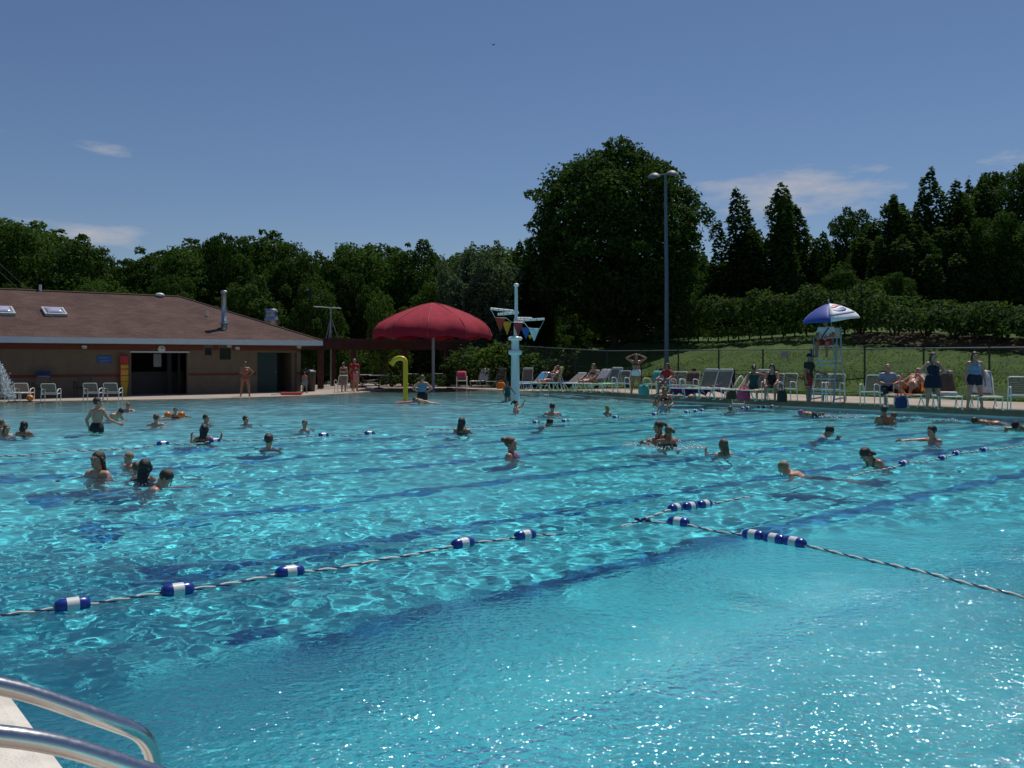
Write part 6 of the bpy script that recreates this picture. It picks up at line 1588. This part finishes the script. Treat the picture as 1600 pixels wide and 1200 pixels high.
P_('man in a pale blue shirt and dark trousers sitting in an armchair', seat_at(c11, .32, .52), -8, 1.66, 'pink', ('bald', 'grey'), [('tshirt', tr_gry), ('pants', tr_drk, 1.35)], legs='sit', lean=4, mode='hip', armL=((.4, .4, -.8), (-.6, .7, -.1)), armR=((.4, .4, -.8), (-.6, .7, -.1)), vox=.018)
P_('bare chested man lounging on the orange towel', seat_at(l15, 1.10, .50), ANG(48), 1.74, 'fair', ('bald', 'brown'), [('trunks', tr_brn, .5)], legs='kneeup', lean=-36, mode='hip', armL=((.5, .1, -.7), (-.2, .8, .1)), armR=((.5, .1, -.7), (-.2, .8, .1)), vox=.018, bulk=1.15)
P_('woman in a dark swim dress standing with hands on her hips', dpt(1458, 639), 8, 1.64, 'fair', ('bob', 'brown'), [('dress', tr_nav)], armL=ARM_HIP, armR=ARM_HIP, legs='wide', female=True, bulk=1.12, vox=.017)
P_('woman in a blue tank top and dark shorts standing near the edge', dpt(1523, 639.3), -4, 1.66, 'fair', ('bob', 'brown'), [('tank', tr_gry), ('trunks', tr_nav, .42)], legs='wide', female=True, bulk=1.14, vox=.017, armL=((.3, .0, -1), (.1, .2, -1)), armR=((.3, .0, -1), (.1, .2, -1)))
# ------------------------------------------------------------------ people in the water
ARM_SINK = ((.30, .25, -.95), (.25, .75, -.75))
def swimmer(px, ytop, wl, face, H, label, skin='fair', hair=('short', 'brown'), clothes=(), vox=None, lean=0, Ypx=None, **kw):
    w0 = onz(px, wl); Y = w0.y; zt_ = CZ+(HY-ytop)/FL*Y; s_, t_ = to_st(w0.x, w0.y); d = float(floor_d(s_, t_))
    q = dict(armL=ARM_SINK, armR=ARM_SINK); q.update(kw)
    if 'legs' not in q: q['legs'] = 'ik'; q['crouch_depth'] = zt_+d-.47*H-.05*H
    vx = vox or (.011 if Y < 15 else .013 if Y < 22 else .016)
    return person(label, V((w0.x, Y, zt_)), face, H, skin, hair, clothes, lean=lean, mode='headxy', vox=vx, **q)
S_ = swimmer
UPH = ((.6, .2, .75), (.1, .3, .95))
S_(2, 653, 677, 150, 1.3, 'boy with light hair at the very edge of the picture', 'fair', ('short', 'light'), [('trunks', tr_nav)])
S_(10, 662, 679, 60, 1.25, 'child with tousled light brown hair next to the boy at the edge', 'fair', ('bob', 'light'))
S_(38, 656, 679, 175, 1.4, 'person with thick black hair seen from behind in the shallows', 'tan', ('bob', 'black'), [('trunks', tr_blk)], armL=ARM_DOWN, armR=ARM_DOWN)
S_(152, 619, 673, 155, 1.56, 'slim boy standing waist deep in dark trunks', 'fair', ('short', 'brown'), [('trunks', tr_blk, .8)], armL=((.4, -.25, -.9), (.15, .45, -.8)), armR=((.45, .35, -.8), (.3, .95, -.35)), lean=4, vox=.012, head=(35, 8))
S_(194, 641, 657, 70, 1.4, 'swimmer leaning forward behind the waist deep boy', 'fair', ('short', 'brown'), [('trunks', tr_red)], lean=42, armL=((.4, .8, -.6), (.1, .9, -.5)), head=(0, -30))
S_(200, 628, 642, 10, 1.3, 'distant child with arms spread in the shallows near the bath house', 'pink', ('short', 'light'), [('trunks', tr_blu)], armL=((.8, .2, -.5), (.4, .8, -.2)), armR=((.8, .2, -.5), (.4, .8, -.2)))
S_(244, 645, 665, 190, 1.42, 'child with auburn hair seen from behind, shoulders out of the water', 'fair', ('short', 'red'), armL=((.8, .2, -.6), (.7, .5, -.4)), armR=((.8, .2, -.6), (.7, .5, -.4)))
kd = S_(274, 636, 652, 20, 1.15, 'small child with orange arm floats', 'fair', ('short', 'brown'), [('tank', tr_red)], armL=((.9, .3, -.1), (.5, .8, -.1)), armR=((.9, .3, -.1), (.5, .8, -.1)))
for sx in (-1, 1):
    q = MB(); pr_ = [(.045, -.08), (.085, -.07), (.10, 0), (.085, .07), (.045, .08)]; q.lathe(pr_, (0, 0, 0), 14); o = q.build('arm_float', mat('orange vinyl', (.75, .18, .01), .35)); kp = kd.location+V((sx*.20, -.06, 1.15*.76)); kp.z = .07; o.location = kp; o.rotation_euler = (0, R(75*sx), 0); tag(o, 'orange inflated arm float on the small child', 'arm float', 'arm floats on the small child')
S_(322, 646, 662, 80, 1.35, 'boy facing sideways just behind the woman with raised hands', 'fair', ('short', 'brown'), armL=((.5, .7, -.45), (.2, .9, 0)))
S_(319, 661, 690, 185, 1.5, 'woman with long dark hair seen from behind raising both hands', 'tan', ('long', 'black'), [('onepiece', tr_blk)], female=True, armL=((.5, .4, -.8), (.12, .45, .95)), armR=((.5, .4, -.8), (.12, .45, .95)), hair_len=.22)
S_(384, 648, 663, 60, 1.35, 'boy with short brown hair alone in the shallows past the bikini woman', 'fair', ('short', 'brown'))
S_(420, 675, 699, 178, 1.65, 'man with a bald spot and dark hair seen from behind at the float rope', 'fair', ('short', 'brown'), [('trunks', tr_nav)])
S_(476, 654.5, 671, 5, 1.35, 'boy facing the camera beyond the float rope, arm trailing in the water', 'fair', ('short', 'light'), armR=((.85, .1, -.5), (.9, .2, -.2)))
S_(154, 702, 744, -22, 1.66, 'laughing woman with long wet dark hair in the near group', 'fair', ('long', 'brown'), [('bra', tr_pur)], female=True, armL=((.5, .15, -.85), (.15, .7, -.3)), armR=((.5, .15, -.85), (.15, .7, -.3)), vox=.010, head=(-5, 6), hair_len=.20)
S_(201, 704.5, 729, -38, 1.2, 'blond child in the near group between the two dark haired women', 'fair', ('short', 'blond'), vox=.010)
S_(213, 719, 741, -140, 1.2, 'light haired child held by the dark woman of the near group', 'fair', ('short', 'light'), vox=.010)
S_(227, 714, 750, 178, 1.6, 'dark skinned woman with long black hair seen from behind, arms spread', 'dark', ('long', 'black'), [('onepiece', tr_blk)], female=True, armL=((.92, .15, -.42), (.95, .25, -.06)), armR=((.92, .1, -.42), (.9, .5, -.10)), vox=.010, hair_len=.16)
S_(271, 735, 761, 105, 1.5, 'boy with cropped brown hair swimming away from the near group', 'fair', ('short', 'brown'), vox=.010, lean=26, armL=((.4, .85, -.35), (.3, .9, .22)), head=(0, -18))
S_(722, 650.5, 676, 165, 1.55, 'woman with long dark hair seen from behind in the middle of the pool', 'tan', ('long', 'brown'), [('onepiece', tr_nav)], female=True, head=(20, 0), hair_len=.14)
S_(797, 680, 712, 75, 1.64, 'woman with red hair in a bun and a purple swimsuit', 'pink', ('bun', 'red'), [('onepiece', tr_pur)], female=True, bulk=1.15, armL=((.40, .75, -.55), (.25, .9, .18)), vox=.011, head=(0, 6))
S_(806, 624, 643, 80, 1.3, 'girl with dark hair wiping her face below the mast', 'fair', ('pony', 'black'), [('onepiece', tr_pnk)], female=True, armL=((.4, .75, .25), (-.5, .35, .8)))
S_(863, 628.5, 647, 178, 1.72, 'broad backed man with dark hair beyond the float rope', 'fair', ('short', 'black'), bulk=1.2, lean=18)
S_(864, 654.5, 667, 80, 1.4, 'dark haired swimmer at the float rope with a hand raised', 'tan', ('short', 'black'), lean=26, armL=((.5, .85, -.3), (.2, .9, .25)), head=(0, -16))
S_(949, 632, 646, 40, 1.3, 'child wearing a green and yellow swim cap', 'tan', ('cap', cloth('green cap cloth', (.10, .30, .06))))
S_(1024, 618, 634, -60, 1.1, 'child with both arms out holding on to the standing woman near the edge', 'tan', ('short', 'brown'), armL=((.95, .2, .0), (.9, .3, -.1)), armR=((.95, .2, .0), (.9, .3, -.1)))
S_(1039, 603, 642, 0, 1.52, 'tanned woman in a dark two piece standing waist deep near the far edge', 'tan', ('bob', 'brown'), [('bra', tr_blk), ('bottom', tr_nav)], female=True, armL=((.35, .3, -.9), (-.3, .8, -.2)), armR=((.35, .3, -.9), (-.3, .8, -.2)))
S_(1036, 623, 643, -20, 1.05, 'small child in a pale swimsuit held in front of the standing woman', 'fair', ('short', 'brown'), [('tank', tr_gry)], female=False)
S_(1027, 656, 697, -78, 1.5, 'girl with a dark pony tail jumping out of the water in a splash', 'tan', ('pony', 'brown'), [('onepiece', tr_nav)], female=True, lean=10, armL=((.35, .45, -.7), (-.4, .4, .5)), armR=((.3, .5, -.7), (-.3, .6, .4)), vox=.012)
S_(1043, 664, 698, -150, 1.42, 'girl with wet shoulders clinging to the jumping girl', 'tan', ('pony', 'light'), [('bra', tr_brn)], female=True, armL=((.35, .7, .1), (-.6, .5, .3)), armR=((.35, .7, -.2), (-.6, .5, .2)), vox=.012, lean=12)
S_(1130, 683.5, 708, -170, 1.48, 'girl with long light brown hair seen from behind, hand by her face', 'fair', ('long', 'light'), [('bra', tr_brn)], female=True, armL=((.4, .6, -.65), (-.1, .5, .85)), hair_len=.15, head=(-15, 0))
S_(1141, 633, 643, 170, 1.4, 'head with brown hair low in the water near the float rope end', 'fair', ('short', 'light'))
S_(1215, 722, 741, -120, 1.35, 'light haired swimmer with face in the water by the near float rope', 'fair', ('short', 'blond'), [('trunks', tr_nav)], lean=62, legs='prone', armL=((.6, .75, -.5), (.2, .9, -.5)), armR=((.6, .7, -.5), (.2, .9, -.5)), head=(0, 14), vox=.011)
S_(1246, 644.5, 651, -80, 1.5, 'swimmer in a pink cap doing laps along the far edge', 'fair', ('cap', cloth('pink cap cloth', (.45, .10, .22))), [('onepiece', tr_blk)], lean=80, legs='prone', armL=((.2, .95, .1), (0, .95, -.2)), head=(0, 0), female=True)
S_(1303, 666, 689, 70, 1.5, 'swimmer with black hair in a dark shirt holding a hand to the face', 'tan', ('short', 'black'), [('tshirt', tr_gry)], lean=30, armL=((.4, .75, -.45), (-.3, .15, .9)), head=(0, -10), vox=.013)
S_(1343, 703, 729, -75, 1.5, 'woman with wet brown hair swimming breaststroke', 'pink', ('long', 'brown'), [('onepiece', tr_brn)], female=True, lean=34, head=(0, -24), vox=.011, hair_len=.10)
S_(1381, 632, 661, -170, 1.62, 'person with dark hair standing chest deep beside a child near the far edge', 'tan', ('short', 'brown'), [('trunks', tr_nav)])
S_(1396, 643, 662, -110, 1.25, 'child standing close against the chest deep person near the far edge', 'tan', ('short', 'red'))
S_(1455, 662.5, 690, -70, 1.62, 'boy with black hair pointing with an outstretched arm', 'pink', ('short', 'black'), [('trunks', tr_pur)], armL=((.3, .5, -.8), (.1, .8, -.4)), armR=((.40, .95, .06), (.36, .95, .05)), vox=.013, lean=6)
S_(1517, 656, 664, -80, 1.5, 'swimmer low in the water between the pointing boy and the far edge', 'tan', ('short', 'brown'), lean=80, legs='prone', head=(0, 5), armL=((.6, .6, -.5), (.2, .9, -.3)))
S_(1580, 662, 675, -85, 1.66, 'swimmer in a dark cap with one arm bent over the water', 'tan', ('cap', tr_blk), [('onepiece', tr_blk)], lean=66, legs='prone', armR=((.45, .35, .8), (-.05, .95, -.25)), armL=((.2, .9, -.4), (0, .9, -.4)), head=(0, 0))
S_(660, 584.5, 629.5, 178, 1.66, 'woman in a blue tank top and dark shorts wading with hands on her hips', 'fair', ('short', 'light'), [('tank', tr_blu), ('trunks', tr_blk, .45)], female=True, bulk=1.08, armL=ARM_HIP, armR=ARM_HIP)
S_(793, 594, 626, 160, 1.22, 'small girl in a dark swimsuit wading next to the mast', 'tan', ('bun', 'light'), [('onepiece', tr_tea)], female=True, armL=((.4, .3, -.8), (.2, .7, -.4)), armR=((.4, .3, -.8), (.2, .7, -.4)))
S_(644, 624, 631, -80, 1.1, 'child floating on its back by the yellow spray pipe', 'fair', ('short', 'brown'), lean=70, legs='prone', head=(0, -20))
q = MB(); q.tube([(-.45, 0, 0), (-.2, .02, .02), (.1, .02, .03), (.4, 0, .05)], .045, 10); o = q.build('pool_noodle', mat('pink foam', (.60, .20, .22), .8)); o.location = onz(636, 630, .03); o.rotation_euler = (0, 0, .4); tag(o, 'pink foam noodle floating by the yellow spray pipe', 'pool noodle')

# ------------------------------------------------------------------ splashes and the falling water sheet
m_foam, t, b = new_mat('white splash water'); sset(b, 'Base Color', (.85, .9, .92, 1)); sset(b, 'Roughness', .15); sset(b, 'Transmission Weight', .35)
def splash(name, label, pts, seed=0, rmax=.018):
    g = random.Random(seed); q = MB()
    for p in pts: r = g.uniform(.25, 1)*rmax; q.ball(p, (r*g.uniform(.8, 1.5), r*g.uniform(.8, 1.5), r), 5)
    o = q.build(name, m_foam); tag(o, label, 'splash', kind='stuff'); return o
def ring_pts(px, py, rad, n, seed, zmax=.10):
    g = random.Random(seed); c_ = onz(px, py); out = []
    for i in range(n):
        a = g.uniform(0, 6.28); r = rad*math.sqrt(g.random())*1.0+.18; p = V((c_.x+r*math.cos(a), c_.y+r*math.sin(a)*1.1, 0)); p.z = wave_h(p.x, p.y)+abs(g.gauss(0, zmax*.45))*max(0, 1-r/rad*.7); out.append(p)
    return out
splash('splash', 'white splash thrown up round the jumping girl', ring_pts(1037, 697, .62, 420, 1, .16), 1)
splash('splash', 'white water behind the lap swimmer in the pink cap', ring_pts(1302, 650, .75, 260, 2, .14), 2, .024)
splash('splash', 'white water beside the chest deep person near the far edge', ring_pts(1448, 655, .6, 120, 3, .10), 3, .02)
splash('splash', 'white droplets round the arm of the boy swimming from the near group', ring_pts(262, 768, .42, 70, 4, .04), 4, .009)
splash('splash', 'white droplets round the dark skinned woman of the near group', ring_pts(222, 752, .34, 70, 5, .05), 5, .010)
splash('splash', 'white spray by the sitting girl on the far edge', ring_pts(945, 626, .55, 120, 6, .12), 6, .018)
g = random.Random(9); pts = []
for i in range(1100):
    f = g.random()**.8; x0 = -14+36*f**.62; y = 556+66*f; d = 34.6+g.uniform(-.6, .6)
    p = at(x0+g.gauss(0, 1.6+3*f)-abs(g.gauss(0, 9))*f, y+g.gauss(0, 2), d); pts.append(p)
splash('water_spray', 'sheet of falling water drops in front of the bath house', pts, 9, .022)
# overhead feature the water falls from, just outside the picture
q = thing('water_mushroom', 'blue water mushroom just outside the picture whose rim sheds the falling water', 'water spray', at(-84, 620, 34.8)); q.location.z = -.1
MB().lathe([(.16, -.3), (.13, 2.2), (.10, 2.3)], (0, 0, 0), 16).build('column', m_mast, q); MB().lathe([(1.55, 1.72), (1.45, 1.95), (1.1, 2.2), (.6, 2.36), (.001, 2.42)], (0, 0, 0), 28).build('cap', m_ub, q)
# guy wires and a bird
m_cable = mat('grey cable', (.14, .13, .13), .7)
for (a, b_, lab) in ((at(123, 529, 39.3), at(-60, 372, 39.0), 'thin slack cable running from the white fascia up past the skylight'), (at(70, 472, 45.5), at(-8, 405, 45.5), 'second thin cable rising over the roof ridge')):
    o = MB().tube([a, a.lerp(b_, .5)+V((0, 0, -.08)), b_], .005, 5).build('cable', m_cable); tag(o, lab, 'cable')
MB_ = MB(); MB_.ball((0, 0, 0), (.05, .16, .05), 8); MB_.add([(0, .06, 0), (0, -.06, 0), (-.26, -.05, .09), (-.24, .02, .09)], [(0, 1, 2, 3)], 0, False); MB_.add([(0, .06, 0), (0, -.06, 0), (.26, -.05, .09), (.24, .02, .09)], [(0, 3, 2, 1)], 0, False)
o = MB_.build('bird', mat('dark bird', (.02, .02, .022), .8)); o.location = at(771, 70, 75); tag(o, 'tiny dark bird high in the clear sky', 'bird')
# parked cars far behind
def car(px, Y, yb, rz, col, label):
    p = at(px, HY, Y); p.z = CZ+(HY-yb)/FL*Y; o = thing('parked_car', label, 'car', p, R(rz))
    side_ = [(-2.2, .35), (-2.25, .75), (-1.5, .92), (-.9, 1.38), (.6, 1.42), (1.35, .98), (2.15, .86), (2.25, .40)]
    q = MB(); q.prism([(x, -.82, z) for x, z in side_][::-1], (0, 1.64, 0)); q.build('body', col, o)
    win = [(-1.32, .97), (-.82, 1.32), (.52, 1.35), (1.12, .99)]
    for y in (-.828, .820): q = MB(); q.prism([(x, y, z) for x, z in win][::-1], (0, .008, 0)); q.build('window', m_glass_dark, o)
    for x in (-1.4, 1.4):
        for y in (-.84, .70): w_ = MB().tube([(x, y, .33), (x, y+.16, .33)], .33, 18).build('wheel', m_bin, o); MB().tube([(x, y-.004, .33), (x, y+.164, .33)], .18, 14).build('rim', m_galv, w_)
    return o
car(884, 76, 521, 15, mat('silver car paint', (.34, .36, .38), .3, metal=.5), 'silver car parked in the shade below the giant round tree')
car(522, 68, 556, -20, mat('white car paint', (.62, .62, .60), .3), 'white car half hidden behind the pergola posts')
